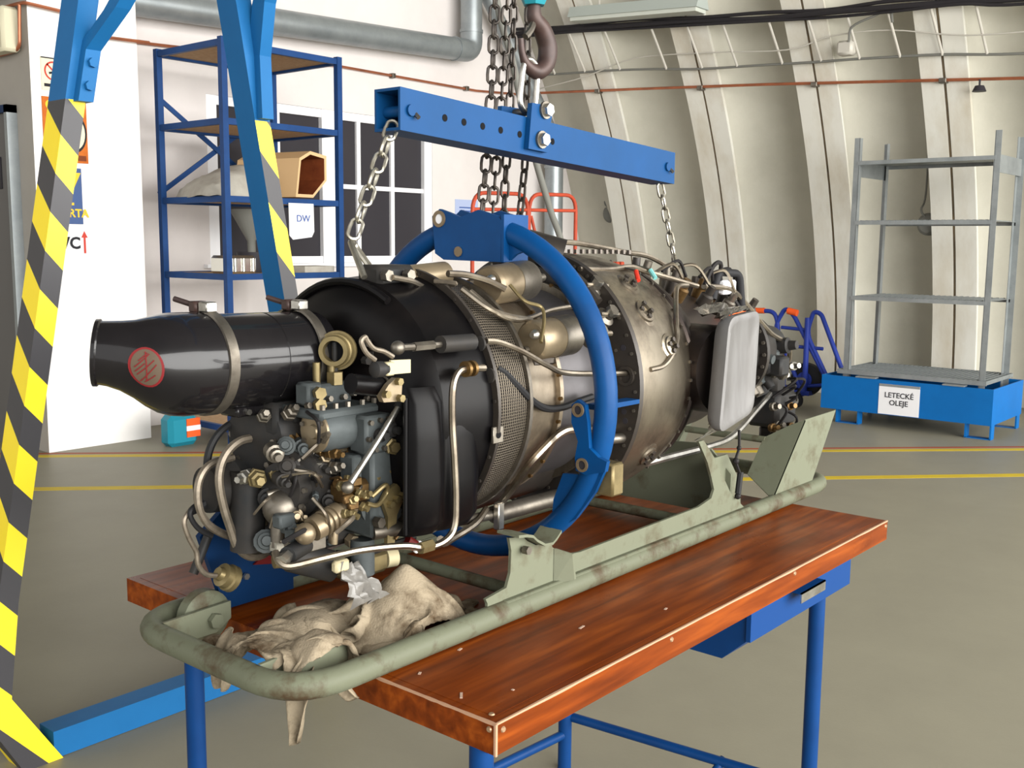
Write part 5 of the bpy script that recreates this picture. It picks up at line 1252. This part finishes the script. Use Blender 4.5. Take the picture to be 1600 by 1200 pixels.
# ---------------------------------------------------------------- starter generator
sgen = E(MB().turn((.085,.49,1.240), (-1,0,.02), [(0,.074),(.02,.0765),(.03,.0745),(.10,.0745),(.101,.0735),(.103,.0735),(.104,.0745),(.215,.0745)], 48), 'starter_generator', m_black)
gd = V((-1,0,.02)).normalized()
def gpos(s): return V((s,.49,1.240+(.085-s)*.02))
def loft(rows, nm, m, par, n=44, capend=False):
    vs = []
    for (s, z, r) in rows:
        for i in range(n):
            a = 2*math.pi*i/n; vs.append((s, .49 - r*math.cos(a), z + r*math.sin(a)))
    fs = [(j*n+i, j*n+(i+1)%n, (j+1)*n+(i+1)%n, (j+1)*n+i) for j in range(len(rows)-1) for i in range(n)]
    if capend: fs.append(tuple(range((len(rows)-1)*n, len(rows)*n)))
    return E(MB().add(vs, fs), nm, m, par, 50)
SN = [((-0.128, 0.49, 1.244), 0.07), ((-0.13, 0.49, 1.244), 0.0785), ((-0.168, 0.49, 1.245), 0.0785), ((-0.1843, 0.4909, 1.246), 0.077), ((-0.2006, 0.4942, 1.248), 0.0725), ((-0.2154, 0.5002, 1.252), 0.0655), ((-0.2287, 0.5079, 1.257), 0.0575), ((-0.242, 0.5189, 1.262), 0.0515), ((-0.2546, 0.5317, 1.265), 0.048), ((-0.2627, 0.5402, 1.266), 0.047), ((-0.2642, 0.5419, 1.266), 0.0495), ((-0.2679, 0.5461, 1.266), 0.0495), ((-0.2679, 0.5461, 1.266), 0.044), ((-0.2509, 0.5274, 1.262), 0.04)]
snr = [r for p, r in SN]; sni = iter(range(len(SN)))
mb = MB(); cs_ = [V(p) for p, r in SN]; nS = 40; vs = []
for i, (c, r) in enumerate(zip(cs_, snr)):
    k = min(1, max(0, (-.184-c.x)/.068)); d = V((-1, .75*k, .1*k)).normalized(); x_ = V((0,0,1)).cross(d).normalized(); z_ = d.cross(x_)
    for j in range(nS):
        a = 2*math.pi*j/nS; vs.append(c + (x_*math.cos(a) + z_*math.sin(a))*r)
fs = [(i*nS+j, i*nS+(j+1)%nS, (i+1)*nS+(j+1)%nS, (i+1)*nS+j) for i in range(len(SN)-1) for j in range(nS)] + [tuple(range((len(SN)-1)*nS, len(SN)*nS))]
E(mb.add(vs, fs), 'air_inlet_snout', m_black, sgen, 50)
for s_ in (-.122, .052):
    c = gpos(s_)
    b_ = E(MB().turn(c+gd*-.009, gd, [(0,.078),(.001,.0815),(.017,.0815),(.018,.078)], 48, False), 'clamp_band', m_steel2, sgen)
    top = c + V((0,-.012,.084))
    E(MB().cbox(top-V((.010,.012,.006)), top+V((.010,.010,.010)), .002), 'clamp_lug', m_steel, sgen)
    E(MB().cyl(top+V((0,.03,.002)), top+V((-.015,.065,.012)), .0045, n=8), 'clamp_screw', m_hook, sgen)
    E(MB().cbox(top+V((-.012,.014,-.008)), top+V((.012,.034,.010)), .003), 'clamp_trunnion', m_hook, sgen)
E(MB().cbox(gpos(-.05)+V((-.03,-.02,-.088)), gpos(-.05)+V((.03,.03,-.07)), .004), 'generator_foot', m_black, sgen)
E(MB().hexbolt(gpos(-.05)+V((-.01,-.02,-.08)), (0,-1,0), .005, .006), 'foot_screw', m_steel, sgen, 0)
# oval maker's plate: cream field, red rim and red script strokes
m_plc = mat('emblem_field', (78,66,54), .55); m_plr = mat('emblem_red', (104,26,28), .55)
def snout_pt(x, a, lift):
    """point on the snout skin: x along the generator, a round it"""
    for i in range(2, len(SN)-5):
        c0, r0 = V(SN[i][0]), SN[i][1]; c1, r1 = V(SN[i+1][0]), SN[i+1][1]
        if c0.x >= x >= c1.x:
            u = (c0.x-x)/(c0.x-c1.x); c = c0.lerp(c1, u); r = r0+(r1-r0)*u; break
    k = min(1, max(0, (-.184-c.x)/.068)); d = V((-1, .75*k, .1*k)).normalized(); x_ = V((0,0,1)).cross(d).normalized(); z_ = d.cross(x_)
    if x_.y > 0: x_ = -x_
    if z_.z < 0: z_ = -z_
    return c + (x_*math.cos(a) + z_*math.sin(a))*(r+lift)
def oval_patch(cx, ca, rx, ra, lift, nm, m):
    q = [snout_pt(cx, ca, lift)]; n, K = 28, 4
    for k in range(1, K+1):
        for i in range(n):
            t = 2*math.pi*i/n; q.append(snout_pt(cx + rx*k/K*math.cos(t), ca + ra*k/K*math.sin(t), lift))
    fs = [(0, 1+i, 1+(i+1)%n) for i in range(n)]
    for k in range(K-1):
        for i in range(n): fs.append((1+k*n+i, 1+(k+1)*n+i, 1+(k+1)*n+(i+1)%n, 1+k*n+(i+1)%n))
    return E(MB().add(q, fs), nm, m, sgen, 60)
EX, EA = -.222, -.06
oval_patch(EX, EA, .0135, .47, .0008, 'emblem', m_plr)
oval_patch(EX, EA, .0115, .42, .0013, 'emblem_field', m_plc)
for (x0, a0, x1, a1) in ((-.3,-.85,.25,-.2), (-.55,-.5,.5,.45), (-.75,-.1,.2,.75), (.1,-.7,-.05,.85), (-.5,.3,.1,.8), (.0,-.8,.6,-.3), (-.7,-.35,-.1,.2), (.25,-.2,.65,.25)):
    pts = [snout_pt(EX+.0115*(x0+(x1-x0)*u/5), EA+.42*(a0+(a1-a0)*u/5), .0016) for u in range(6)]
    E(MB().tube(pts, .0009, 5), 'emblem_stroke', m_plr, sgen)

# ---------------------------------------------------------------- accessory gearbox at the front
gb = E(MB().cbox((.008,.395,.93), (.105,.56,1.165), .014), 'accessory_gearbox', m_castd)
E(MB().cbox((-.015,.345,1.155), (.11,.50,1.172), .005), 'gearbox_cover', m_cast, gb)
def studs(pts, d, r, l, m=m_steel2, par=gb):
    for p in pts: E(MB().hexbolt(p, d, r, l), 'stud', m, par, 0)
studs([(x,.352,1.172) for x in (-.006,.02,.045,.075,.10)], (0,0,1), .0045, .008)
tb = E(MB().cbox((.0,.385,1.170), (.085,.425,1.206), .005), 'governor_block', m_cast, gb)
E(MB().cbox((-.018,.372,1.176), (.012,.405,1.212), .004), 'governor_block', m_cast, gb)
for x in (.022, .052):
    E(MB().cyl((x,.40,1.20), (x,.40,1.240), .0062, n=14), 'port_stub', m_gold, gb)
E(MB().hexbolt((.053,.392,1.203), (0,0,1), .014, .020), 'union_nut', m_gold, gb, 0)
for z in (1.180, 1.198): E(MB().hexbolt((-.004,.365,z), (-.3,-1,0), .010, .012), 'union_nut', m_gold, gb, 0)
studs([(-.02,.374,1.178), (.03,.383,1.182), (.06,.383,1.182), (.08,.383,1.186), (.098,.37,1.176), (.105,.39,1.18)], (0,-1,.2), .005, .009)
# round bronze-coloured cover facing forward
rc_ = E(MB().turn((.062,.372,1.136), (-1,0,0), [(0,.034),(.055,.034),(.062,.032),(.066,.032)], 32), 'round_housing', m_cast, gb)
E(MB().turn((-.004,.372,1.136), (-1,0,0), [(0,.033),(.004,.033),(.005,.030),(.004,.012),(.008,.010),(.008,0)], 32), 'round_cover', m_canb, rc_)
for k in range(6):
    a = k*math.pi/3+.4; E(MB().hexbolt((-.008,.372+.026*math.cos(a),1.136+.026*math.sin(a)), (-1,0,0), .0042, .005), 'stud', m_steel2, rc_, 0)
gx = E(MB().cbox((.052,.318,1.096), (.118,.36,1.158), .005), 'bolted_box', m_cast, gb)
for (x, z) in ((.060,1.148),(.080,1.150),(.098,1.150),(.056,1.122),(.070,1.104),(.088,1.104),(.106,1.104),(.108,1.146)): E(MB().hexbolt((x,.318,z), (0,-1,0), .0044, .006), 'stud', m_steel2, gx, 0)
for (x, z, r) in ((.078,1.126,.011), (.104,1.132,.012)): E(MB().turn((x,.318,z), (0,-1,0), [(0,r),(.008,r),(.010,r*.6),(.020,r*.55)], 16), 'plug', m_castd, gx)
E(MB().turn((.108,.32,1.104), (-.3,-1,0), [(0,.014),(.008,.014),(.009,.010),(.016,.009)], 6), 'union_nut', m_gold, gx, 0)
E(MB().cbox((.07,.325,.955), (.125,.40,1.10), .006), 'pump_column', m_cast, gb)
E(MB().cbox((.040,.335,1.03), (.060,.37,1.095), .004), 'pump_column', m_cast, gb)
E(MB().cbox((.118,.34,.96), (.15,.42,1.16), .008), 'pump_column', m_cast, gb)
E(MB().cbox((.116,.323,1.055), (.122,.329,1.085), .001), 'data_plate', m_paper, gb)
E(MB().cyl((.088,.37,.945), (.088,.37,.885), .020, n=20), 'sump_tube', m_cast, gb)
rq = random.Random(21)
for k in range(46):
    if k % 2: p = V((rq.uniform(.0,.10), .392, rq.uniform(.94,1.16))); d = V((rq.uniform(-.3,.3), -1, rq.uniform(-.3,.3)))
    else: p = V((.008, rq.uniform(.40,.55), rq.uniform(.94,1.16))); d = V((-1, rq.uniform(-.6,.1), rq.uniform(-.3,.3)))
    m = rq.choice([m_castd, m_castd, m_cast, m_cast, m_steel2, m_brass, m_canb])
    r = rq.uniform(.007, .020); c = rq.random()
    if c < .35: E(MB().cbox(p-V((r,r*.9,r*.8)), p+V((r,r*.6,r*.8)), .003), 'cast_boss', m, gb)
    elif c < .75: E(MB().turn(p, d, [(0,r*1.2),(.008,r*1.2),(.009,r*.9),(.02,r*.85),(.021,r*.5),(.032,r*.45)], 14), 'port_cover', m, gb)
    else: E(MB().turn(p, d, [(0,r*.8),(.012,r*.8),(.013,r*.55),(.024,r*.5)], 6), 'union_nut', m, gb, 0)
for k in range(9):
    a = V((rq.uniform(-.04,.08), rq.uniform(.33,.36), rq.uniform(.95,1.14))); b = a + V((rq.uniform(-.06,.05), rq.uniform(-.02,.03), rq.uniform(-.08,.05)))
    E(MB().tube(catmull([a, a.lerp(b,.5)+V((-.01,-.025,.012)), b], 5), rq.choice([.0022,.003,.004]), 6), 'small_pipe', rq.choice([m_tube, m_wire, m_brass, m_braid]), gb)
# forward-left castings
lf = E(MB().turn((.02,.50,1.115), (-1,-.15,0), [(0,.070),(.04,.070),(.052,.060),(.055,.03),(.055,0)], 28), 'tacho_drive', m_castd, gb)
for k in range(8):
    a = k*math.pi/4; E(MB().hexbolt((-.032,.492+.055*math.cos(a),1.115+.055*math.sin(a)), (-1,-.15,0), .0055, .008), 'stud', m_steel2, lf, 0)
E(MB().cbox((-.03,.44,1.12), (.03,.50,1.175), .008), 'cast_lug', m_castd, gb)
E(MB().turn((.02,.43,1.045), (-1,-.2,0), [(0,.055),(.03,.055),(.034,.042),(.06,.040),(.062,.0)], 26), 'fuel_pump', m_castd, gb)
E(MB().turn((.0,.545,1.03), (-1,0,0), [(0,.05),(.05,.05),(.06,.04),(.09,.038),(.092,0)], 24), 'oil_pump', m_castd, gb)
E(MB().cyl((-.04,.50,1.06), (-.045,.50,.93), .028, n=20), 'pump_barrel', m_castd, gb)
E(MB().cyl((-.02,.44,1.04), (-.02,.44,.93), .022, n=18), 'pump_barrel', m_castd, gb)
for (p, d, m, r) in (((-.055,.46,1.058),(-.4,-1,0),m_gold,.014), ((-.03,.44,1.062),(-.3,-1,.1),m_gold,.013), ((.0,.41,1.075),(.6,-1,.2),m_steel,.010), ((-.06,.47,1.06),(-1,-.4,0),m_steel,.011), ((.03,.38,1.07),(0,-1,.3),m_steel2,.010), ((.02,.37,1.10),(0,-1,0),m_brass,.009), ((-.02,.42,1.16),(-.2,-1,.5),m_steel2,.011), ((-.045,.45,1.155),(-.5,-1,.4),m_steel2,.010)):
    E(MB().turn(p, d, [(0,r*1.15),(.010,r*1.15),(.011,r),(.022,r*.9),(.024,r*.6),(.034,r*.5)], 6), 'pipe_union', m, gb, 0)
E(MB().cyl((-.055,.43,1.035), (.01,.40,1.048), .006, n=10), 'link_rod', m_steel2, gb)
rz = random.Random(5)
for k in range(44):
    p = V((rz.uniform(-.055,.03), rz.uniform(.375,.45), rz.uniform(.95,1.13))); d = V((rz.uniform(-1,-.2), -1, rz.uniform(-.4,.5)))
    m = rz.choice([m_castd, m_castd, m_cast, m_cast, m_steel2, m_canb, m_gold, m_steel2]); r = rz.uniform(.005, .013); c = rz.random()
    if c < .25: E(MB().cbox(p-V((r*1.4,r,r)), p+V((r*1.4,r,r)), .003), 'cast_boss', m, gb)
    elif c < .65: E(MB().turn(p, d, [(-.02,r*1.5),(.0,r*1.5),(.001,r*1.1),(.012,r*1.05),(.013,r*.7),(.022,r*.6)], 12), 'port_cover', m, gb)
    else: E(MB().turn(p, d, [(-.02,r),(.010,r),(.011,r*.7),(.02,r*.65)], 6), 'union_nut', m, gb, 0)
for k in range(10):
    a = V((rz.uniform(-.07,.02), rz.uniform(.36,.42), rz.uniform(.95,1.12))); b = a + V((rz.uniform(-.04,.06), rz.uniform(-.02,.03), rz.uniform(-.07,.05)))
    E(MB().tube(catmull([a, a.lerp(b,.5)+V((-.012,-.022,.012)), b], 5), rz.choice([.0022,.003,.0038]), 6), 'small_pipe', rz.choice([m_tube, m_wire, m_braid, m_castd]), gb)
for k in range(10):
    a = 2*math.pi*k/10; E(MB().hexbolt((-.022,.422+.046*math.cos(a),1.045+.046*math.sin(a)), (-1,-.2,0), .0045, .006), 'stud', m_steel2, gb, 0)
# bright spherical elbow with its pipe
el_ = E(MB().ball((-.036,.42,1.012), .030, 22, 14), 'banjo_elbow', m_steel2, gb)
E(MB().cyl((-.03,.42,1.012), (.035,.40,1.012), .0165, n=20), 'elbow_neck', m_steel2, el_)
E(MB().cyl((-.042,.42,.995), (-.046,.42,.95), .013, .011, n=18), 'elbow_neck', m_steel2, el_)
E(MB().hexbolt((-.045,.42,.960), (0,0,-1), .013, .014), 'union_nut', m_steel, el_, 0)
# brass control unit with ribbed barrel
bu = E(MB().cbox((.02,.33,1.015), (.075,.375,1.055), .008), 'brass_control', m_brass, gb)
rr = V((-.040,.34,.992)); rd = V((.067,0,.018)).normalized()
E(MB().turn(rr, rd, [(0,.013),(0,.019),(.016,.020),(.017,.017),(.020,.017),(.021,.0205),(.026,.0205),(.027,.017),(.030,.017),(.031,.0205),(.036,.0205),(.037,.017),(.040,.017),(.041,.020),(.055,.020),(.058,.015),(.085,.013)], 24), 'ribbed_barrel', m_canb, bu)
E(MB().ball(rr-rd*.014, .017, 12, 8), 'barrel_cap', m_canb, bu)
E(MB().cyl(rr+rd*.045+V((0,-.002,-.015)), rr+rd*.042+V((0,-.002,-.042)), .006, n=10), 'barrel_spigot', m_canb, bu)
rb_ = random.Random(11)
for k in range(15):
    p = V((rb_.uniform(.0,.085), rb_.uniform(.318,.335), rb_.uniform(1.005,1.06)))
    d = V((rb_.uniform(-.6,.6), -1, rb_.uniform(-.5,.5)))
    if k % 4 == 0: E(MB().cbox(p-V((.010,.004,.007)), p+V((.010,.004,.007)), .002), 'brass_lug', m_brass, bu)
    else: E(MB().turn(p, d, [(0,.008),(.006,.008),(.007,.0055),(.014,.005)], 6), 'brass_nut', m_gold if k % 3 else m_brass, bu, 0)
E(MB().tube(catmull([(.06,.315,1.03),(.085,.31,1.045),(.092,.315,1.03),(.07,.312,1.015),(.05,.315,1.02)], 6), .004, 8), 'brass_spring', m_gold, bu)
# gilt lever on a round mount, with return wire
dm = E(MB().turn((.105,.345,1.005), (-.25,-1,.05), [(0,.040),(.010,.040),(.012,.034),(.016,.034),(.018,.022),(.024,.02),(.024,0)], 30), 'lever_mount', m_cast, gb)
E(MB().prism([(.080,.312,1.020),(.092,.312,1.035),(.112,.312,1.042),(.124,.312,1.03),(.126,.312,1.012),(.112,.312,.990),(.106,.312,.942),(.098,.312,.936),(.090,.312,.944),(.092,.312,.99)], (0,.008,0)), 'lever', m_gold, dm, 0)
for p in ((.108,.312,1.018), (.120,.312,1.022), (.094,.312,1.012)): E(MB().hexbolt(p, (0,-1,0), .006, .010), 'stud', m_gold, dm, 0)
E(MB().tube(catmull([(.118,.31,1.055),(.130,.31,1.05),(.138,.31,1.01),(.130,.31,.97),(.105,.31,.952)], 6), .0028, 6), 'return_wire', m_brass, dm)
for p in ((.085,.335,1.055),(.112,.335,1.062)): E(MB().turn(p, (0,-1,.1), [(0,.010),(.008,.010),(.010,.004)], 14), 'plug', m_gold, gb)
E(MB().cyl((.075,.33,.965), (.155,.30,.966), .012, n=16), 'cross_shaft', m_steel2, gb)
E(MB().hexbolt((.075,.322,.985), (0,-1,0), .009, .014), 'union_nut', m_steel2, gb, 0)
# slanting rod from the fairing knuckle
dr_ = [V(p) for p in PTS['diag_rod']]
E(MB().tube([dr_[0], dr_[1], dr_[2]], .0052, 10), 'diagonal_rod', m_steel)
E(MB().ball(dr_[0], .010, 12, 8), 'rod_end', m_steel2); E(MB().cyl(dr_[2], dr_[2]+(dr_[2]-dr_[1]).normalized()*.03, .008, n=12), 'rod_end', m_castd)
E(MB().tube(catmull([(.120,.275,1.20),(.112,.27,1.17),(.108,.27,1.13),(.112,.28,1.06)], 5), .009, 10), 'fairing_knuckle', m_drum)
# gilt ring flange, tag, brackets in front of the drum
gc = V(PTS['gring'][0]); gx_ = V((-.84,-.54,.03)).normalized()
gr_ = E(MB().turn(gc, gx_, [(0,.017),(0,.0275),(.008,.0275),(.009,.025),(.020,.024),(.020,.017),(.0,.017)], 36, False), 'ring_port', m_gold)
E(MB().turn(gc, gx_, [(0,.018),(.002,.018)], 24), 'port_bore', m_hole, gr_)
E(MB().turn(gc - gx_*.008, gx_, [(0,.032),(.006,.032)], 30), 'port_flange', m_gold, gr_)
E(MB().turn(gc - gx_*.06, gx_, [(0,.022),(.055,.022)], 24), 'port_neck', m_castd, gr_)
E(MB().prism(PTS['tag_quad'], (0,.004,0)), 'cream_tag', m_tag, smooth=0)
a, b = V(PTS['tag_plug'][0]), V(PTS['tag_plug'][1])
E(MB().turn(a, b-a, [(0,.009),(.002,.012),(.016,.012),(.018,.009),(.026,.008)], 18), 'connector', m_castd)
E(MB().cbox(b+V((-.004,-.006,-.010)), b+V((.012,.006,.010)), .002), 'connector_clip', m_tag)
E(MB().tube(catmull(PTS['wire_loop'], 6), .0038, 8), 'wire_loop', m_braid)
a, b = V(PTS['drive'][0]), V(PTS['drive'][1])
E(MB().cyl(a, b, .015, n=18), 'drive_sleeve', m_drum)
E(MB().turn(b, b-a, [(0,.017),(.005,.017),(.005,.013),(0,.013)], 22, False), 'clip_ring', m_steel2)
E(MB().prism(PTS['crank'], (0,.010,0)), 'bell_crank', m_canb, smooth=0)
cr = [V(p) for p in PTS['crank']]
for p in (cr[0].lerp(cr[3],.15), cr[2].lerp(cr[4],.15), cr[4].lerp(cr[1],.2)): E(MB().hexbolt(p, (0,-1,0), .006, .009), 'stud', m_gold, smooth=0)
E(MB().cyl((.06,.40,1.27), (.06,.40,1.19), .005, n=10), 'upright_stay', m_castd)
studs([(.10,.375,1.268), (.112,.372,1.25), (.095,.37,1.24)], (0,-1,0), .007, .012, m_castd, en)
# hoses at the front
pipe('hose_a', .0065, 'hose', m_hose); pipe('hose_b', .0072, 'hose', m_braid); pipe('hose_c', .0065, 'hose', m_braid); pipe('hose_d', .0045, 'hose', m_hose); pipe('hose_e', .0045, 'hose', m_braid)
E(MB().cyl((-.045,.475,.940), (.005,.465,.948), .0095, n=14), 'hose_fitting', m_steel)
E(MB().turn((.004,.465,.948), (1,-.2,.1), [(0,.024),(.008,.024),(.010,.018),(.03,.018)], 20), 'hose_flange', m_brass)
bc = PTS['brass_connector']
E(MB().turn(bc[0], V(bc[1])-V(bc[0]), [(0,.010),(.008,.012),(.010,.020),(.022,.020),(.024,.023),(.034,.023),(.036,.015)], 20), 'gilt_connector', m_gold)
E(MB().cyl((-.10,.34,.955), (-.08,.35,.958), .010, n=6), 'union_nut', m_steel, smooth=0)
E(MB().cyl((-.08,.35,.958), (-.03,.37,.96), .014, n=16), 'union_body', m_castd)
E(MB().cyl((-.02,.42,.93), (.05,.40,.90), .026, n=22), 'sump_filter', m_castd)
E(MB().cyl((-.045,.43,.93), (-.02,.42,.928), .017, n=18), 'filter_neck', m_gold)
lbk = E(MB().cbox((.07,.385,.868), (.165,.43,.908), .008), 'solenoid_valve', m_gold)
E(MB().cyl((.165,.40,.888), (.185,.395,.888), .018, n=18), 'valve_cap', m_tag, lbk)
E(MB().tube(catmull([(.05,.39,.925),(.10,.375,.915),(.15,.36,.925),(.19,.35,.93)], 5), .005, 8), 'cable', m_wire)
E(MB().cyl((.165,.345,.93), (.18,.34,.918), .010, n=10), 'red_cap', m_redp); E(MB().cbox((.178,.335,.905), (.195,.345,.925), .003), 'white_clip', m_paper)
# plastic bag tied round a port
crumple('plastic_bag', [(.02,.36,.915),(.06,.36,.91),(.04,.34,.845),(.11,.335,.85)], 0, 0, 12.5, m_pbag)
E(MB().cbox((.015,.35,.905), (.045,.365,.925), .004), 'bag_clip', m_tag)
# dark body added to stand in for shade under the engine
E(MB().turn((.26,.457,1.0), (1,0,0), [(0,.09),(.36,.085),(.37,.05)], 24), 'underside_shade', m_plate)

# blue support bracket bolted under the front gearbox
bb_ = thing('front_support', (.03, .62, BT), 'dark blue steel support plate with red patch under the engine front', 'support')
bp_ = PTS['blue_plate']
MB().prism(bp_[:2] + [(bp_[2][0]-.005,.62,.812), (bp_[3][0],.62,.812)] + bp_[4:], (0,.012,0)).build('support_plate', m_blued, bb_, smooth=0)
MB().box((-.02,.62,.79), (.14,.655,.812)).build('support_foot', m_blued, bb_, smooth=0)
MB().prism([(p[0], .614, p[2]) for p in PTS['red_plate']], (0,.004,0)).build('red_patch', m_redp, bb_, smooth=0)
for p in ((.03,.614,.842), (.13,.614,.868)): MB().hexbolt(p, (0,-1,0), .006, .006).build('bolt', m_steel, bb_, smooth=0)
MB().cyl((-.04,.605,.95), (-.08,.605,.875), .008, n=12).build('stay_bar', m_castd, bb_)

# ================================================================ oily rag draped over the sled nose
import numpy as np
def drape(nu, nv, h, s0, s1, t0, t1, seed):
    """small cloth solver: an over-sized sheet settles in folds over bench, sled tubes and the valve"""
    rng = np.random.RandomState(seed)
    u, v = np.meshgrid(np.linspace(0, 1, nu), np.linspace(0, 1, nv), indexing='ij')
    X = np.zeros((nu, nv, 3))
    X[..., 0] = s0 + (s1-s0)*u; X[..., 1] = t0 + (t1-t0)*v + .03*np.sin(u*7)*(v-.5)
    zz = np.zeros((nu, nv))
    for k in range(14):
        a = rng.uniform(-.5, .9); f = rng.uniform(2.5, 6); zz += np.sin((v*math.cos(a) - u*math.sin(a)*1.4)*f*2*math.pi + rng.uniform(0, 6.28))/14
    X[..., 2] = BT + .11 + .10*zz
    P0 = X.copy()
    def floor_h(x, y):
        g = np.where((x > -.002) & (x < 1.45), BT + .002, BT - .30)
        for (ax, c, along) in ((1, .244, 0), (0, -.156, 1)):  # rail tubes
            d = np.abs((y if ax == 1 else x) - c); r = TR + .003
            g = np.maximum(g, np.where(d < r, ZR + np.sqrt(np.maximum(0, r*r-d*d)), -9))
        d = np.hypot((x-.165)/1.25, (y-.350)); g = np.maximum(g, BT + .122*np.maximum(0, 1-d/.098)**.85)
        k_ = np.clip(((x+.10)*.17 + (y-.385)*.06)/(.17**2+.06**2), 0, 1); d = np.hypot(x+.10-.17*k_, y-.385-.06*k_); g = np.maximum(g, BT + .010 + .042*np.sqrt(np.maximum(0, 1-(d/.055)**2)) - 9*(d > .055))
        dx = np.abs(x+.055); g = np.maximum(g, np.where((dx < .047) & (np.abs(y-.305) < .022), .792+np.sqrt(np.maximum(0, .047**2-dx*dx)), -9))
        return g
    def con(A, B, L, k):
        d = B - A; l = np.linalg.norm(d, axis=-1, keepdims=True) + 1e-9
        c = d*((l-L)/l)*.5*k
        A += c; B -= c
    def bendc(A, B, L, k):
        d = B - A; l = np.linalg.norm(d, axis=-1, keepdims=True) + 1e-9
        c = d*(np.minimum(0, l-L)/l)*.5*k
        A += c; B -= c
    V_ = np.zeros_like(X); dt = .012
    for it in range(150):
        V_[..., 2] -= 9.8*dt; V_ *= .93
        P_ = X + V_*dt
        for q_ in range(7):
            for o in (0, 1):
                con(P_[o:nu-1:2][:(nu-1-o+1)//2], P_[o+1:nu:2], h, 1.0)
                con(P_[:, o:nv-1:2][:, :(nv-1-o+1)//2], P_[:, o+1:nv:2], h, 1.0)
            con(P_[:-1:2, :-1:2], P_[1::2, 1::2], h*1.414, .5); con(P_[1::2, :-1:2], P_[:-1:2, 1::2], h*1.414, .5)
            con(P_[1:-1:2, 1:-1:2], P_[2::2, 2::2], h*1.414, .5)
            for st, k in ((3, .10), (5, .06)):
                bendc(P_[:-st], P_[st:], h*st*.96, k); bendc(P_[:, :-st], P_[:, st:], h*st*.96, k)
            g = floor_h(P_[..., 0], P_[..., 1]); m = P_[..., 2] < g
            P_[..., 2] = np.where(m, g, P_[..., 2])
            P_[..., :2] = np.where(m[..., None], P_[..., :2]*.35 + X[..., :2]*.65, P_[..., :2])
        P_[..., 1] = np.where(P_[..., 2] > BT-.02, np.clip(P_[..., 1], .272, .54), P_[..., 1]); P_[..., 0] = np.where(P_[..., 2] > BT-.02, np.maximum(P_[..., 0], -.128), P_[..., 0])
        V_ = (P_ - X)/dt
        sp_ = np.linalg.norm(V_, axis=-1, keepdims=True); V_ *= np.minimum(1, 1.5/(sp_+1e-9))
        X = P_
    return X
CN, CM = 92, 66
CX = drape(CN, CM, .0080, -.125, .285, .275, .505, 5)
mb = MB()
mb.add([tuple(CX[i, j]) for i in range(CN) for j in range(CM)], [(i*CM+j, (i+1)*CM+j, (i+1)*CM+j+1, i*CM+j+1) for i in range(CN-1) for j in range(CM-1)])
def tail(pts, w0, seed):
    """hanging tongue of cloth: list of (x, y, z, half width, lean)"""
    vs = []; n = 8
    for k, (x, y, z, hw) in enumerate(pts):
        for i in range(n+1):
            u = i/n*2-1
            vs.append((x + .010*math.sin(u*4+k*.7+seed), y + u*hw, z + .006*noise.noise((u*2, k*.5, seed))))
    m_ = n+1
    mb.add(vs, [(k*m_+i, k*m_+i+1, (k+1)*m_+i+1, (k+1)*m_+i) for k in range(len(pts)-1) for i in range(n)])
tail([(-.09,.29,.80,.03), (-.115,.285,.775,.030), (-.12,.283,.745,.024), (-.122,.286,.715,.017), (-.12,.292,.690,.005)], 0, 1)
tail([(-.06,.27,.785,.02), (-.055,.262,.765,.03), (-.05,.26,.752,.026), (-.04,.258,.744,.012)], 0, 3)
tail([(-.10,.455,.815,.035), (-.125,.455,.79,.03), (-.13,.455,.755,.022), (-.128,.457,.730,.014)], 0, 5)
rag = tag(mb.build('oily_rag', m_rag, org=(.08,.38,BT), smooth=80), 'crumpled oil-stained beige rag on the sled nose and bench', 'rag')
sb_ = rag.modifiers.new('smooth', 'SUBSURF'); sb_.levels = 1; sb_.render_levels = 1
sm = rag.modifiers.new('thick', 'SOLIDIFY'); sm.thickness = .0016; sm.offset = 1
